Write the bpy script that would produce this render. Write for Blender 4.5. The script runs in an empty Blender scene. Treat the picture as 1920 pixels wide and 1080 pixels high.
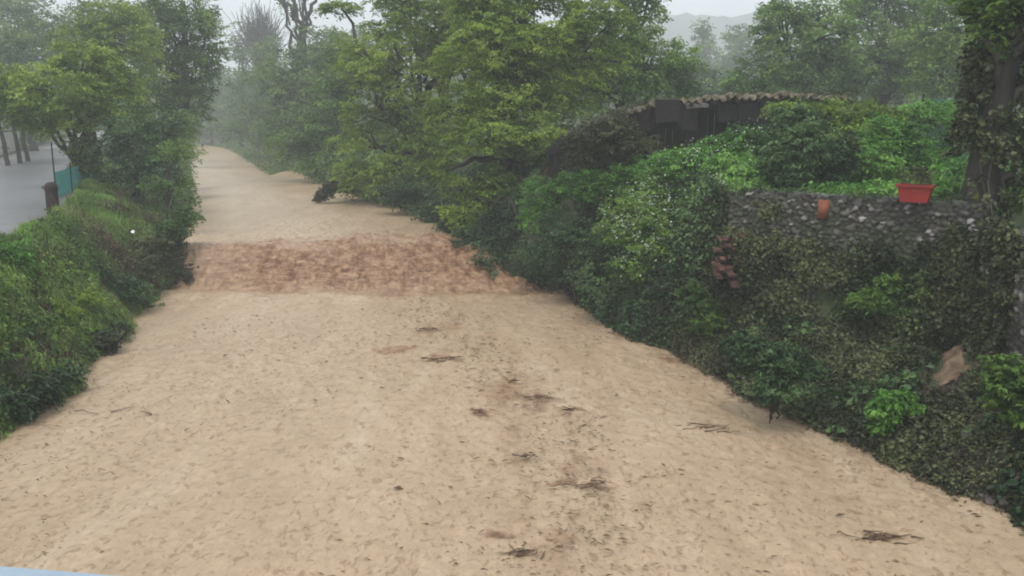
import bpy, math
import numpy as np
from math import radians as R_

# ------------------------------------------------------------------ camera, sky, sun, exposure
SC = bpy.context.scene
COL = SC.collection
CAM_H = 4.6
FPX = 1598.0
PITCH = math.atan((540 - 215) / FPX)
cam_d = bpy.data.cameras.new('camera')
cam_d.sensor_width = 36.0
cam_d.lens = 36.0 * FPX / 1920
cam_d.clip_start = 0.05
cam_d.clip_end = 2500
cam = bpy.data.objects.new('camera', cam_d)
COL.objects.link(cam)
cam.location = (0, 0, CAM_H)
cam.rotation_euler = (math.pi / 2 - PITCH, 0, 0)
SC.camera = cam

SUN_EL, SUN_AZ = R_(62), R_(200)
w = bpy.data.worlds.new('World')
SC.world = w
w.use_nodes = True
nt = w.node_tree
nt.nodes.clear()
sky = nt.nodes.new('ShaderNodeTexSky')
sky.sky_type = 'NISHITA'
sky.sun_disc = False
sky.sun_elevation = SUN_EL
sky.sun_rotation = SUN_AZ
sky.air_density = 1.0
sky.dust_density = 5.0
sky.ozone_density = 1.0
hs = nt.nodes.new('ShaderNodeHueSaturation')
hs.inputs['Saturation'].default_value = 0.25
tc = nt.nodes.new('ShaderNodeTexCoord')
mp = nt.nodes.new('ShaderNodeMapping')
mp.inputs['Scale'].default_value = (1, 1, 3)
nz = nt.nodes.new('ShaderNodeTexNoise')
nz.inputs['Scale'].default_value = 1.6
nz.inputs['Detail'].default_value = 5
cr = nt.nodes.new('ShaderNodeValToRGB')
cr.color_ramp.elements[0].position = 0.3
cr.color_ramp.elements[0].color = (6.2, 6.9, 7.6, 1)
cr.color_ramp.elements[1].position = 0.75
cr.color_ramp.elements[1].color = (9.6, 10.0, 10.4, 1)
mx = nt.nodes.new('ShaderNodeMixRGB')
mx.inputs[0].default_value = 0.85
bg = nt.nodes.new('ShaderNodeBackground')
bg.inputs['Strength'].default_value = 0.10
wo = nt.nodes.new('ShaderNodeOutputWorld')
L = nt.links.new
L(sky.outputs[0], hs.inputs['Color'])
L(tc.outputs['Generated'], mp.inputs['Vector'])
L(mp.outputs[0], nz.inputs['Vector'])
L(nz.outputs['Fac'], cr.inputs[0])
L(hs.outputs[0], mx.inputs[1])
L(cr.outputs[0], mx.inputs[2])
L(mx.outputs[0], bg.inputs['Color'])
L(bg.outputs[0], wo.inputs['Surface'])

sd = bpy.data.lights.new('sun', 'SUN')
sd.energy = 1.3
sd.angle = R_(25)
sd.color = (1.0, 0.97, 0.93)
sun = bpy.data.objects.new('sun', sd)
COL.objects.link(sun)
sun.rotation_euler = (math.pi / 2 - SUN_EL, 0, math.pi - SUN_AZ)
SC.view_settings.view_transform = 'Standard'
SC.view_settings.look = 'None'
SC.view_settings.exposure = 0.72
SC.view_settings.gamma = 1
SC.cycles.use_denoising = True
SC.cycles.max_bounces = 6
SC.cycles.diffuse_bounces = 3
SC.cycles.volume_bounces = 1
SC.cycles.transmission_bounces = 3
SC.cycles.filter_width = 1.9

rng = np.random.default_rng(7)

# ------------------------------------------------------------------ helpers
CP, SP = math.cos(PITCH), math.sin(PITCH)
def _ray(px, py):
    dx = (px - 960) / FPX
    dz = -(py - 540) / FPX
    return dx, CP + dz * SP, -SP + dz * CP
def on_z(px, py, z):
    X, Y, Z = _ray(px, py)
    t = (z - CAM_H) / Z
    return np.array([X * t, Y * t, z])
def at_y(px, py, y):
    X, Y, Z = _ray(px, py)
    t = y / Y
    return np.array([X * t, y, CAM_H + Z * t])

def _hash(ix, iy, iz, s):
    n = (ix * 374761393 + iy * 668265263 + iz * 2147483647 + s * 1274126177) & 0xffffffff
    n = ((n ^ (n >> 13)) * 1274126177) & 0xffffffff
    n = (n ^ (n >> 16)) & 0xffffffff
    return n.astype(np.float64) / 4294967295.0
def vnoise(x, y, z=0.0, s=0):
    x, y, z = np.broadcast_arrays(np.asarray(x, float), np.asarray(y, float), np.asarray(z, float))
    ix, iy, iz = np.floor(x).astype(np.int64), np.floor(y).astype(np.int64), np.floor(z).astype(np.int64)
    fx, fy, fz = x - ix, y - iy, z - iz
    fx, fy, fz = [f * f * (3 - 2 * f) for f in (fx, fy, fz)]
    r = 0
    for a in (0, 1):
        for b in (0, 1):
            for c in (0, 1):
                wgt = (fx if a else 1 - fx) * (fy if b else 1 - fy) * (fz if c else 1 - fz)
                r = r + wgt * _hash(ix + a, iy + b, iz + c, s)
    return r * 2 - 1
def fbm(x, y, z=0.0, o=4, s=0, g=0.5):
    a, r, f = 1.0, 0, 1.0
    for i in range(o):
        r = r + a * vnoise(x * f, y * f, np.asarray(z) * f, s + i)
        a *= g
        f *= 2.03
    return r
def sstep(a, b, x):
    t = np.clip((x - a) / (b - a), 0, 1)
    return t * t * (3 - 2 * t)

def npmesh(name, V, F, mat, parent=None, attrs=None, smooth=True, link=True):
    """V (n,3), F (m,k) -> linked mesh object"""
    V = np.ascontiguousarray(V, dtype=np.float32)
    F = np.ascontiguousarray(F, dtype=np.int32)
    me = bpy.data.meshes.new(name)
    me.vertices.add(len(V))
    me.vertices.foreach_set('co', V.ravel())
    k = F.shape[1]
    me.loops.add(F.size)
    me.loops.foreach_set('vertex_index', F.ravel())
    me.polygons.add(len(F))
    me.polygons.foreach_set('loop_start', np.arange(0, F.size, k, dtype=np.int32))
    me.polygons.foreach_set('loop_total', np.full(len(F), k, dtype=np.int32))
    me.polygons.foreach_set('use_smooth', np.full(len(F), smooth, dtype=bool))
    for an, av in (attrs or {}).items():
        at = me.attributes.new(an, 'FLOAT', 'POINT')
        at.data.foreach_set('value', np.ascontiguousarray(av, dtype=np.float32))
    me.update(calc_edges=True)
    if mat:
        me.materials.append(mat)
    o = bpy.data.objects.new(name, me)
    if link:
        COL.objects.link(o)
    if parent:
        o.parent = parent
    return o

def thing(name, label, cat, loc=(0, 0, 0), group=None, rz=0):
    o = bpy.data.objects.new(name, None)
    o.empty_display_size = 0.2
    COL.objects.link(o)
    o.location = tuple(float(c) for c in loc)
    o.rotation_euler = (0, 0, rz)
    return tag(o, label, cat, group)
def tag(o, label=None, cat=None, group=None, kind=None):
    if label: o['label'] = label
    if cat: o['category'] = cat
    if group: o['group'] = group
    if kind: o['kind'] = kind
    return o

class MB:
    """collects quads of boxes and tubes"""
    def __init__(s):
        s.v, s.f, s.n = [], [], 0
    def add(s, V, F):
        s.v.append(np.asarray(V, float)); s.f.append(np.asarray(F) + s.n); s.n += len(V)
    def box(s, c, size, rot=None, taper=1.0, jit=0.0):
        x, y, z = [q / 2 for q in size]
        V = np.array([[-x, -y, -z], [x, -y, -z], [x, y, -z], [-x, y, -z], [-x, -y, z], [x, -y, z], [x, y, z], [-x, y, z]], float)
        V[4:, :2] *= taper
        if jit: V += rng.normal(0, jit, V.shape)
        if rot is not None: V = V @ np.asarray(rot).T
        s.add(V + np.asarray(c, float), [[0, 3, 2, 1], [4, 5, 6, 7], [0, 1, 5, 4], [1, 2, 6, 5], [2, 3, 7, 6], [3, 0, 4, 7]])
    def bar(s, p0, p1, wx, wz):
        """rectangular bar between two points"""
        p0, p1 = np.asarray(p0, float), np.asarray(p1, float)
        d = p1 - p0
        l = np.linalg.norm(d)
        d /= l
        up = np.array([0, 0, 1.0]) if abs(d[2]) < 0.95 else np.array([0, 1.0, 0])
        a = np.cross(d, up); a /= np.linalg.norm(a)
        b = np.cross(a, d)
        s.box((p0 + p1) / 2, (l, wx, wz), rot=np.stack([d, a, b], 1))
    def tube(s, pts, rad, n=6, cap=True):
        pts = np.asarray(pts, float)
        rad = np.broadcast_to(np.asarray(rad, float), (len(pts),))
        t = np.gradient(pts, axis=0)
        t /= np.linalg.norm(t, axis=1)[:, None] + 1e-9
        up = np.array([0.13, 0.21, 0.97]) if abs(t[0, 2]) < 0.9 else np.array([0.97, 0.2, 0.1])
        a = np.cross(t, up); a /= np.linalg.norm(a, axis=1)[:, None] + 1e-9
        b = np.cross(t, a)
        th = np.linspace(0, 2 * np.pi, n, endpoint=False)
        V = pts[:, None] + rad[:, None, None] * (np.cos(th)[None, :, None] * a[:, None] + np.sin(th)[None, :, None] * b[:, None])
        m = len(pts)
        i = np.arange(m - 1)[:, None] * n
        j = np.arange(n)[None]
        F = np.stack([i + j, i + (j + 1) % n, i + n + (j + 1) % n, i + n + j], -1).reshape(-1, 4)
        V = V.reshape(-1, 3)
        s.add(V, F)
        if cap:
            for e, q in ((0, pts[0]), ((m - 1) * n, pts[-1])):
                c = np.vstack([q[None], V[e:e + n]])
                F2 = [[0, 1 + k, 1 + (k + 1) % n, 0] for k in range(n)]
                F2 = [[0, 1 + k, 1 + (k + 1) % n, 1 + (k + 2) % n] for k in range(0, n, 2)]
                s.add(c, F2)
    def build(s, name, mat, parent=None, smooth=False):
        return npmesh(name, np.vstack(s.v), np.vstack(s.f), mat, parent, smooth=smooth)

# ------------------------------------------------------------------ materials
def newmat(name):
    m = bpy.data.materials.new(name)
    m.use_nodes = True
    t = m.node_tree
    p = t.nodes['Principled BSDF']
    return m, t, p
def ramp(t, stops):
    c = t.nodes.new('ShaderNodeValToRGB')
    e = c.color_ramp.elements
    e[0].position, e[0].color = stops[0][0], (*stops[0][1], 1)
    e[1].position, e[1].color = stops[-1][0], (*stops[-1][1], 1)
    for s_, col in stops[1:-1]:
        n = e.new(s_)
        n.color = (*col, 1)
    return c
def leafmat(name, dark, mid, light, trans=0.3, rough=0.45):
    m, t, p = newmat(name)
    a = t.nodes.new('ShaderNodeAttribute'); a.attribute_name = 'var'
    c = ramp(t, [(0.0, dark), (0.5, mid), (1.0, light)])
    t.links.new(a.outputs['Fac'], c.inputs[0])
    t.links.new(c.outputs[0], p.inputs['Base Color'])
    p.inputs['Roughness'].default_value = rough
    p.inputs['Specular IOR Level'].default_value = 0.3
    tr = t.nodes.new('ShaderNodeBsdfTranslucent')
    t.links.new(c.outputs[0], tr.inputs['Color'])
    ms = t.nodes.new('ShaderNodeMixShader'); ms.inputs[0].default_value = trans
    t.links.new(p.outputs[0], ms.inputs[1]); t.links.new(tr.outputs[0], ms.inputs[2])
    t.links.new(ms.outputs[0], t.nodes['Material Output'].inputs['Surface'])
    return m
def noisemat(name, stops, scale=4, detail=6, rough=0.8, bump=0.3, bscale=20, bdist=0.02, stretch=(1, 1, 1), spec=0.4):
    m, t, p = newmat(name)
    tc = t.nodes.new('ShaderNodeTexCoord')
    mp = t.nodes.new('ShaderNodeMapping'); mp.inputs['Scale'].default_value = stretch
    n = t.nodes.new('ShaderNodeTexNoise'); n.inputs['Scale'].default_value = scale; n.inputs['Detail'].default_value = detail
    n.inputs['Roughness'].default_value = 0.65
    t.links.new(tc.outputs['Object'], mp.inputs[0]); t.links.new(mp.outputs[0], n.inputs['Vector'])
    c = ramp(t, stops)
    t.links.new(n.outputs['Fac'], c.inputs[0]); t.links.new(c.outputs[0], p.inputs['Base Color'])
    n2 = t.nodes.new('ShaderNodeTexNoise'); n2.inputs['Scale'].default_value = bscale; n2.inputs['Detail'].default_value = 4
    t.links.new(mp.outputs[0], n2.inputs['Vector'])
    b = t.nodes.new('ShaderNodeBump'); b.inputs['Strength'].default_value = bump; b.inputs['Distance'].default_value = bdist
    t.links.new(n2.outputs['Fac'], b.inputs['Height']); t.links.new(b.outputs[0], p.inputs['Normal'])
    p.inputs['Roughness'].default_value = rough
    p.inputs['Specular IOR Level'].default_value = spec
    return m

M = {}
M['leaf_yellow'] = leafmat('leaf_yellow_green', (0.050, 0.092, 0.014), (0.17, 0.26, 0.03), (0.34, 0.45, 0.08), 0.35)
M['leaf_mid'] = leafmat('leaf_mid_green', (0.034, 0.074, 0.014), (0.11, 0.21, 0.036), (0.25, 0.38, 0.08), 0.3)
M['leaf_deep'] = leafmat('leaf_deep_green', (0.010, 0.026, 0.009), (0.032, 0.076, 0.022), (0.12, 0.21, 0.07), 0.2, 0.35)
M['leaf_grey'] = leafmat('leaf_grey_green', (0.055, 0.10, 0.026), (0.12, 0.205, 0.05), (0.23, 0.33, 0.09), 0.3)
M['leaf_bright'] = leafmat('leaf_bright_green', (0.030, 0.09, 0.014), (0.10, 0.25, 0.035), (0.26, 0.46, 0.10), 0.3)
M['leaf_bank'] = leafmat('leaf_bank_weeds', (0.018, 0.026, 0.010), (0.045, 0.080, 0.022), (0.14, 0.21, 0.06), 0.25)
M['leaf_olive'] = leafmat('leaf_olive_ivy', (0.015, 0.017, 0.009), (0.042, 0.056, 0.020), (0.14, 0.16, 0.065), 0.2)
M['grass'] = leafmat('grass_blade', (0.055, 0.10, 0.018), (0.14, 0.26, 0.045), (0.29, 0.42, 0.10), 0.3)
M['dry'] = leafmat('dry_straw', (0.04, 0.028, 0.018), (0.09, 0.068, 0.04), (0.20, 0.16, 0.09), 0.2, 0.7)
M['rot'] = leafmat('rotting_leaves', (0.018, 0.012, 0.009), (0.045, 0.030, 0.02), (0.10, 0.07, 0.045), 0.1, 0.5)
M['white_petal'] = leafmat('white_petal', (0.30, 0.36, 0.25), (0.45, 0.50, 0.40), (0.62, 0.66, 0.58), 0.2)
M['bark'] = noisemat('dark_wet_bark', [(0.3, (0.018, 0.014, 0.011)), (0.7, (0.055, 0.045, 0.035))], 6, stretch=(1, 1, 0.25), bump=0.6, bscale=18)
M['bark_pale'] = noisemat('pale_bark', [(0.3, (0.06, 0.05, 0.042)), (0.7, (0.15, 0.13, 0.11))], 6, stretch=(1, 1, 0.25), bump=0.5)
M['asphalt'] = noisemat('wet_asphalt', [(0.3, (0.11, 0.108, 0.112)), (0.7, (0.175, 0.172, 0.176))], 1.2, rough=0.35, bump=0.1, bscale=60, bdist=0.005, spec=0.5)
M['gravel'] = noisemat('gravel_verge', [(0.3, (0.10, 0.09, 0.075)), (0.7, (0.22, 0.20, 0.17))], 9, bump=0.4)
M['render'] = noisemat('pale_render', [(0.3, (0.36, 0.34, 0.30)), (0.7, (0.50, 0.47, 0.42))], 2, bump=0.1)
M['roof_tile'] = noisemat('mossy_old_tile', [(0.35, (0.05, 0.05, 0.03)), (0.5, (0.15, 0.12, 0.08)), (0.68, (0.34, 0.29, 0.20))], 7, bump=0.4)
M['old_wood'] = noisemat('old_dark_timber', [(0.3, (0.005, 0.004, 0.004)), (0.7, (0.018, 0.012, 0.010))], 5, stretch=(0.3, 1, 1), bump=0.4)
M['tin'] = noisemat('weathered_tin', [(0.3, (0.16, 0.15, 0.14)), (0.7, (0.32, 0.30, 0.28))], 5, rough=0.5)
M['concrete'] = noisemat('damp_concrete', [(0.3, (0.035, 0.04, 0.03)), (0.55, (0.08, 0.08, 0.07)), (0.8, (0.17, 0.165, 0.15))], 4, bump=0.4)
M['red_pot'] = noisemat('red_plastic', [(0.3, (0.20, 0.016, 0.014)), (0.7, (0.30, 0.026, 0.022))], 5, rough=0.45, bump=0.08)
M['terracotta'] = noisemat('terracotta', [(0.3, (0.15, 0.045, 0.02)), (0.7, (0.26, 0.085, 0.045))], 9, bump=0.3)
M['brick'] = noisemat('broken_brick', [(0.38, (0.03, 0.02, 0.016)), (0.5, (0.085, 0.04, 0.03)), (0.68, (0.22, 0.11, 0.08))], 9, bump=0.4)
M['soil'] = noisemat('soil', [(0.3, (0.03, 0.022, 0.016)), (0.7, (0.07, 0.05, 0.035))], 9)
M['clay'] = noisemat('bare_clay', [(0.3, (0.07, 0.045, 0.028)), (0.5, (0.16, 0.105, 0.065)), (0.7, (0.28, 0.20, 0.13))], 5, bump=0.5)
M['rust'] = noisemat('rusty_red_brown', [(0.3, (0.012, 0.007, 0.007)), (0.7, (0.040, 0.018, 0.016))], 12, bump=0.3)
M['teal_net'] = noisemat('teal_netting', [(0.3, (0.03, 0.17, 0.15)), (0.7, (0.06, 0.27, 0.24))], 5, bump=0)
M['green_net'] = noisemat('green_netting', [(0.3, (0.02, 0.10, 0.055)), (0.7, (0.04, 0.16, 0.09))], 5, bump=0)
M['rail'] = noisemat('pale_blue_grey_paint', [(0.3, (0.20, 0.27, 0.34)), (0.7, (0.27, 0.34, 0.40))], 8, rough=0.3, bump=0.05)
M['stone_grey'] = noisemat('grey_rock', [(0.3, (0.06, 0.05, 0.045)), (0.7, (0.18, 0.16, 0.14))], 8, bump=0.5)
M['white_plastic'] = noisemat('white_plastic', [(0.3, (0.6, 0.6, 0.58)), (0.7, (0.8, 0.8, 0.78))], 8, bump=0.1)
M['twig'] = noisemat('wet_twig', [(0.3, (0.06, 0.036, 0.022)), (0.7, (0.17, 0.11, 0.065))], 15, bump=0.2)
M['window'] = noisemat('dark_window_glass', [(0.3, (0.02, 0.025, 0.03)), (0.7, (0.04, 0.045, 0.05))], 3, rough=0.1, bump=0)
M['hill'] = noisemat('far_wooded_hill', [(0.3, (0.03, 0.06, 0.03)), (0.7, (0.07, 0.11, 0.05))], 0.2, bump=1, bscale=0.5, bdist=2)

# ground: dark soil under weeds
m, t, p = newmat('ground_soil_grass')
tc = t.nodes.new('ShaderNodeTexCoord')
n = t.nodes.new('ShaderNodeTexNoise'); n.inputs['Scale'].default_value = 0.8; n.inputs['Detail'].default_value = 8; n.inputs['Roughness'].default_value = 0.7
t.links.new(tc.outputs['Object'], n.inputs['Vector'])
c = ramp(t, [(0.35, (0.045, 0.033, 0.022)), (0.5, (0.045, 0.055, 0.024)), (0.65, (0.045, 0.085, 0.028))])
t.links.new(n.outputs['Fac'], c.inputs[0]); t.links.new(c.outputs[0], p.inputs['Base Color'])
n2 = t.nodes.new('ShaderNodeTexNoise'); n2.inputs['Scale'].default_value = 9; n2.inputs['Detail'].default_value = 6
t.links.new(tc.outputs['Object'], n2.inputs['Vector'])
b = t.nodes.new('ShaderNodeBump'); b.inputs['Strength'].default_value = 0.8; b.inputs['Distance'].default_value = 0.1
t.links.new(n2.outputs['Fac'], b.inputs['Height']); t.links.new(b.outputs[0], p.inputs['Normal'])
p.inputs['Roughness'].default_value = 0.9
M['ground'] = m

# muddy water
m, t, p = newmat('muddy_flood_water')
tc = t.nodes.new('ShaderNodeTexCoord')
def nn(scale, detail, stretch, rough=0.6, dist=0.0):
    mp = t.nodes.new('ShaderNodeMapping'); mp.inputs['Scale'].default_value = stretch
    mp.inputs['Rotation'].default_value = (0, 0, R_(-14))
    n = t.nodes.new('ShaderNodeTexNoise'); n.inputs['Scale'].default_value = scale; n.inputs['Detail'].default_value = detail
    n.inputs['Roughness'].default_value = rough; n.inputs['Distortion'].default_value = dist
    t.links.new(tc.outputs['Object'], mp.inputs[0]); t.links.new(mp.outputs[0], n.inputs['Vector'])
    return n
def mixc(fac, c1, c2):
    x = t.nodes.new('ShaderNodeMixRGB')
    for k, v in ((0, fac), (1, c1), (2, c2)):
        if isinstance(v, bpy.types.NodeSocket): t.links.new(v, x.inputs[k])
        elif isinstance(v, tuple): x.inputs[k].default_value = (*v, 1)
        else: x.inputs[k].default_value = v
    return x.outputs[0]
big = nn(1.1, 6, (1, 0.22, 1), 0.65, 0.6)
c = ramp(t, [(0.3, (0.385, 0.28, 0.178)), (0.55, (0.455, 0.338, 0.222)), (0.8, (0.525, 0.415, 0.30))])
t.links.new(big.outputs['Fac'], c.inputs[0])
fl = nn(12, 3, (0.9, 0.6, 1), 0.6, 0.8)
c2 = ramp(t, [(0.56, (0, 0, 0)), (0.63, (1, 1, 1))])
fl2 = nn(20, 3, (1, 0.6, 1), 0.6, 0.6)
c2b = ramp(t, [(0.40, (1, 1, 1)), (0.60, (0, 0, 0))])
t.links.new(fl2.outputs['Fac'], c2b.inputs[0])
t.links.new(fl.outputs['Fac'], c2.inputs[0])
k1 = t.nodes.new('ShaderNodeMath'); k1.operation = 'MULTIPLY'; k1.inputs[1].default_value = 0.62
t.links.new(c2.outputs[0], k1.inputs[0])
k2 = t.nodes.new('ShaderNodeMath'); k2.operation = 'MULTIPLY'; k2.inputs[1].default_value = 0.22
t.links.new(c2b.outputs[0], k2.inputs[0])
col = mixc(k2.outputs[0], c.outputs[0], (0.27, 0.18, 0.11))
col = mixc(k1.outputs[0], col, (0.23, 0.145, 0.08))
ch = t.nodes.new('ShaderNodeAttribute'); ch.attribute_name = 'churn'
cf = nn(4.5, 10, (0.75, 0.6, 2.4), 0.78, 0.3)
cf.inputs['Vector'].links[0].from_node.inputs['Rotation'].default_value = (0, 0, 0)
c3 = ramp(t, [(0.38, (0.10, 0.046, 0.024)), (0.50, (0.235, 0.125, 0.066)), (0.60, (0.37, 0.235, 0.14)), (0.72, (0.52, 0.40, 0.28))])
t.links.new(cf.outputs['Fac'], c3.inputs[0])
col = mixc(ch.outputs['Fac'], col, c3.outputs[0])
t.links.new(col, p.inputs['Base Color'])
p.inputs['Roughness'].default_value = 0.3
p.inputs['IOR'].default_value = 1.33
b1n = nn(13, 6, (1, 0.7, 1), 0.75, 0.5)
b1 = t.nodes.new('ShaderNodeBump'); b1.inputs['Strength'].default_value = 0.7; b1.inputs['Distance'].default_value = 0.03
t.links.new(b1n.outputs['Fac'], b1.inputs['Height']); t.links.new(b1.outputs[0], p.inputs['Normal'])
M['water'] = m

# ------------------------------------------------------------------ the lie of the land
_yl = [-20, 4, 7.9, 11.5, 12.9, 13.9, 15.5, 17.2, 19, 20.6, 22.3, 24, 26, 35.6, 51.4, 79, 117, 150, 200]
_xl = [-7.6, -7.6, -7.6, -7.5, -7.45, -7.35, -8.0, -8.1, -8.8, -9.1, -9.1, -9.4, -10, -13.6, -19.5, -29.8, -43.6, -62, -95]
_yr = [-20, 4, 8.8, 10.1, 11.1, 12.4, 13.5, 15.2, 16.7, 17.1, 19.5, 22.3, 23.7, 25, 27, 31.6, 36, 47.2, 62.3, 108, 121, 150, 200]
_xr = [7.0, 6.8, 5.75, 5.35, 5.0, 4.4, 3.9, 3.5, 3.2, 2.45, 1.9, 1.3, -0.4, -1.5, -2.3, -3.5, -6.0, -10.6, -17, -34.7, -40.5, -57, -90]
def XL(y): return np.interp(y, _yl, _xl) + 0.12 * vnoise(np.asarray(y) * 1.3, 3.3, s=5)
def XR(y): return np.interp(y, _yr, _xr) + 0.12 * vnoise(np.asarray(y) * 1.4, 8.3, s=6)
def XRD(y): return np.interp(y, [-20, 0, 17.1, 24.2, 34, 57, 75, 120, 200], [-8.2, -8.2, -10.3, -12.7, -17.2, -27.0, -34.5, -54, -105])
def ROADW(y): return 5.2
ROAD_Z = 2.0
GARDEN_Z = 3.1
_yw = [-20, 6, 10, 12.6, 13.4, 14.55, 15.8, 17.5, 20, 23, 27, 32, 40, 60, 200]
_dw = [1.2, 1.2, 1.2, 2.9, 3.5, 1.75, 0.9, 1.6, 2.2, 2.6, 3.0, 3.0, 3.0, 3.0, 3.0]
def WALLX(y): return np.interp(y, _yw, np.interp(_yw, _yr, _xr) + np.array(_dw))
def YF(x): return 22.35 + 0.10 * np.sin(x * 1.1)
def YC(x): return 23.6 + 0.22 * (x + 9.3)
def WZ(x, y):
    tt = np.clip((y - YF(x)) / (YC(x) - YF(x)), 0, 1)
    return 1.0 * (0.75 * sstep(0, 1, tt) + 0.25 * np.sin(tt * np.pi / 2))
def GH(x, y):
    x, y = np.broadcast_arrays(np.asarray(x, float), np.asarray(y, float))
    xl, xr = XL(y), XR(y)
    wz = WZ(np.clip(x, xl, xr), y)
    # left side
    d = xl - x
    wb = np.maximum(xl - XRD(y) - 0.5, 0.8)
    zl = wz - 0.1 + (ROAD_Z + 0.03 - wz + 0.1) * (0.35 * sstep(0, 1, d / wb) + 0.65 * np.clip(d / wb, 0, 1) ** 0.75)
    bump = 0.10 * fbm(x * 0.9, y * 0.9, o=3, s=11) * np.clip(d * 1.2, 0, 1) * (x > XRD(y) + 0.15)
    zl = np.where(d > 0, zl + bump, 0)
    far = np.clip((XRD(y) - ROADW(y) - 1 - x) / 30, 0, 1)
    zl = zl + far * 2.5
    # right side
    d = x - xr
    dw = WALLX(y) - xr
    top = np.where(y > 16.5, GARDEN_Z - 0.3 * sstep(28, 45, y), GARDEN_Z)
    wallzone = sstep(17, 16, y)
    tt = np.clip(d / dw, 0, 1)
    zs = wz - 0.1 + (top - wz + 0.1) * (0.5 * sstep(0, 1, tt) + 0.5 * tt)
    zw = wz - 0.1 + (1.0 - wz + 0.1) * (tt ** 0.9) + (GARDEN_Z - 1.0) * sstep(0.15, 0.35, d - dw)
    zr = zs * (1 - wallzone) + zw * wallzone
    zr = zr + 0.12 * fbm(x * 1.1, y * 1.1, o=3, s=21) * np.clip(d, 0, 1) * (1 - wallzone * sstep(-0.3, 0, d - dw))
    zr = zr + np.clip((d - 25) / 60, 0, 1) * 4
    zb = wz - 0.1 - 0.8 * sstep(0, 1.2, np.minimum(x - xl, xr - x))
    return np.where(x < xl, zl, np.where(x > xr, zr, zb))

def grid_faces(nr, nc):
    i = np.arange(nr - 1)[:, None] * nc
    j = np.arange(nc - 1)[None]
    return np.stack([i + j, i + j + 1, i + nc + j + 1, i + nc + j], -1).reshape(-1, 4)

# ground sheet
ys = [-30.0]
while ys[-1] < 900:
    y = ys[-1]
    ys.append(y + (1.0 if y < 4 else 0.14 if y < 30 else 0.14 * (y / 30) ** 1.6))
ys = np.array(ys)
sp = [0.0]
while sp[-1] < 600:
    s_ = sp[-1]
    sp.append(s_ + (0.14 if s_ < 12 else 0.14 * 1.0 + (s_ - 12) * 0.06))
sp = np.array(sp)
ss = np.concatenate([-sp[:0:-1], sp])
mid = (np.interp(ys, _yl, _xl) + np.interp(ys, _yr, _xr)) / 2
X = mid[:, None] + ss[None]
Y = np.broadcast_to(ys[:, None], X.shape)
Z = GH(X, Y)
g = npmesh('ground', np.stack([X, Y, Z], -1).reshape(-1, 3), grid_faces(*X.shape), M['ground'])
tag(g, kind='structure')

# water
vs = [1.0]
while vs[-1] < 190:
    vs.append(vs[-1] + (0.05 if vs[-1] < 13 else 0.035 if 21.5 < vs[-1] < 26.5 else 0.0038 * vs[-1]))
vs = np.array(vs)
us = np.linspace(-0.03, 1.03, 300)
xl, xr = np.interp(vs, _yl, _xl) - 0.3, np.interp(vs, _yr, _xr) + 0.3
X = xl[:, None] + (xr - xl)[:, None] * us[None]
Y = np.broadcast_to(vs[:, None], X.shape)
tt = (Y - YF(X)) / (YC(X) - YF(X))
churn = sstep(-0.45, 0.35, tt + 0.12 * vnoise(X * 3, Y * 3, s=98)) * sstep(1.9, 0.55, tt + 0.40 * fbm(X * 1.6, Y * 2.5, o=3, s=99)) * (1 - 0.4 * sstep(-6.5, -8.8, X))
Z = WZ(X, Y)
wob = fbm(X * 0.5, Y * 0.35, o=2, s=31) * 0.05
rip = fbm(X * 3.2, Y * 2.2, o=3, s=41, g=0.6)
rip = 0.55 * rip - 0.3 * np.abs(rip)
fine = fbm(X * 10, Y * 8, o=2, s=44)
near = np.clip(1.3 - Y / 60, 0.3, 1)
Z = Z + wob + (0.026 * rip + 0.014 * fine) * near * (1 + 0.6 * vnoise(X * 0.4, Y * 0.25, s=51))
turb = fbm(X * 1.3, Y * 1.5, o=4, s=61, g=0.62)
Z = Z + churn * 0.08 * turb + churn * 0.04 * fbm(X * 4.0, Y * 6, o=3, s=66, g=0.7)
# standing boils below the weir and down the main current
boil = np.exp(-((Y - 21.7) / 1.0) ** 2) * 0.07 * fbm(X * 1.0, Y * 1.6, o=3, s=71)
Z = Z + boil
cur = np.interp(Y, [7, 9, 11, 13, 16, 19, 22], [1.2, 0.7, 0.5, 0.25, -0.7, -1.6, -2.5])
trail = np.exp(-((X - cur) / (0.35 + .04 * Y * .5)) ** 2) * sstep(.25, 1.0, fbm(X * 2.2, Y * 1.3, o=4, s=83, g=.6) + .25) * (Y < 21)
ch2 = np.clip(churn + 0.6 * trail + 0.35 * np.exp(-((Y - 22.0) / 0.35) ** 2), 0, 1)
# brown boils in the current
for (bx, by, brx, bry) in [(*on_z(q_[0], q_[1], 0)[:2], q_[2], q_[3]) for q_ in ((735, 655, .45, .3), (825, 672, .5, .3), (800, 615, .3, .3), (1010, 745, .3, .2), (1075, 768, .3, .15), (905, 770, .3, .18), (960, 712, .15, .12), (1060, 900, .25, .1), (1120, 908, .3, .13), (1200, 940, .25, .1), (950, 1000, .2, .12), (990, 1040, .22, .06), (1290, 670, .6, .4), (1660, 1005, .2, .08))] or ((-1.9, 16.6, .4, .3), (-1.15, 15.8, .42, .28), (-1.3, 18.7, .2, .2), (0.25, 13.2, .3, .2), (0.85, 10.0, .55, .24), (1.2, 9.7, .4, .2), (-.1, 8.7, .3, .2), (3.1, 15.6, .7, .3)):
    q = np.exp(-(((X - bx) / brx) ** 2 + ((Y - by) / bry) ** 2) + 1.2 * fbm(X * 4, Y * 6, o=2, s=77))
    q = np.clip(q, 0, 1)
    ch2 = np.maximum(ch2, 0.8 * sstep(0.25, 0.9, q)); Z = Z - 0.03 * q + 0.03 * q * fbm(X * 6, Y * 8, o=2, s=78)
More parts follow.
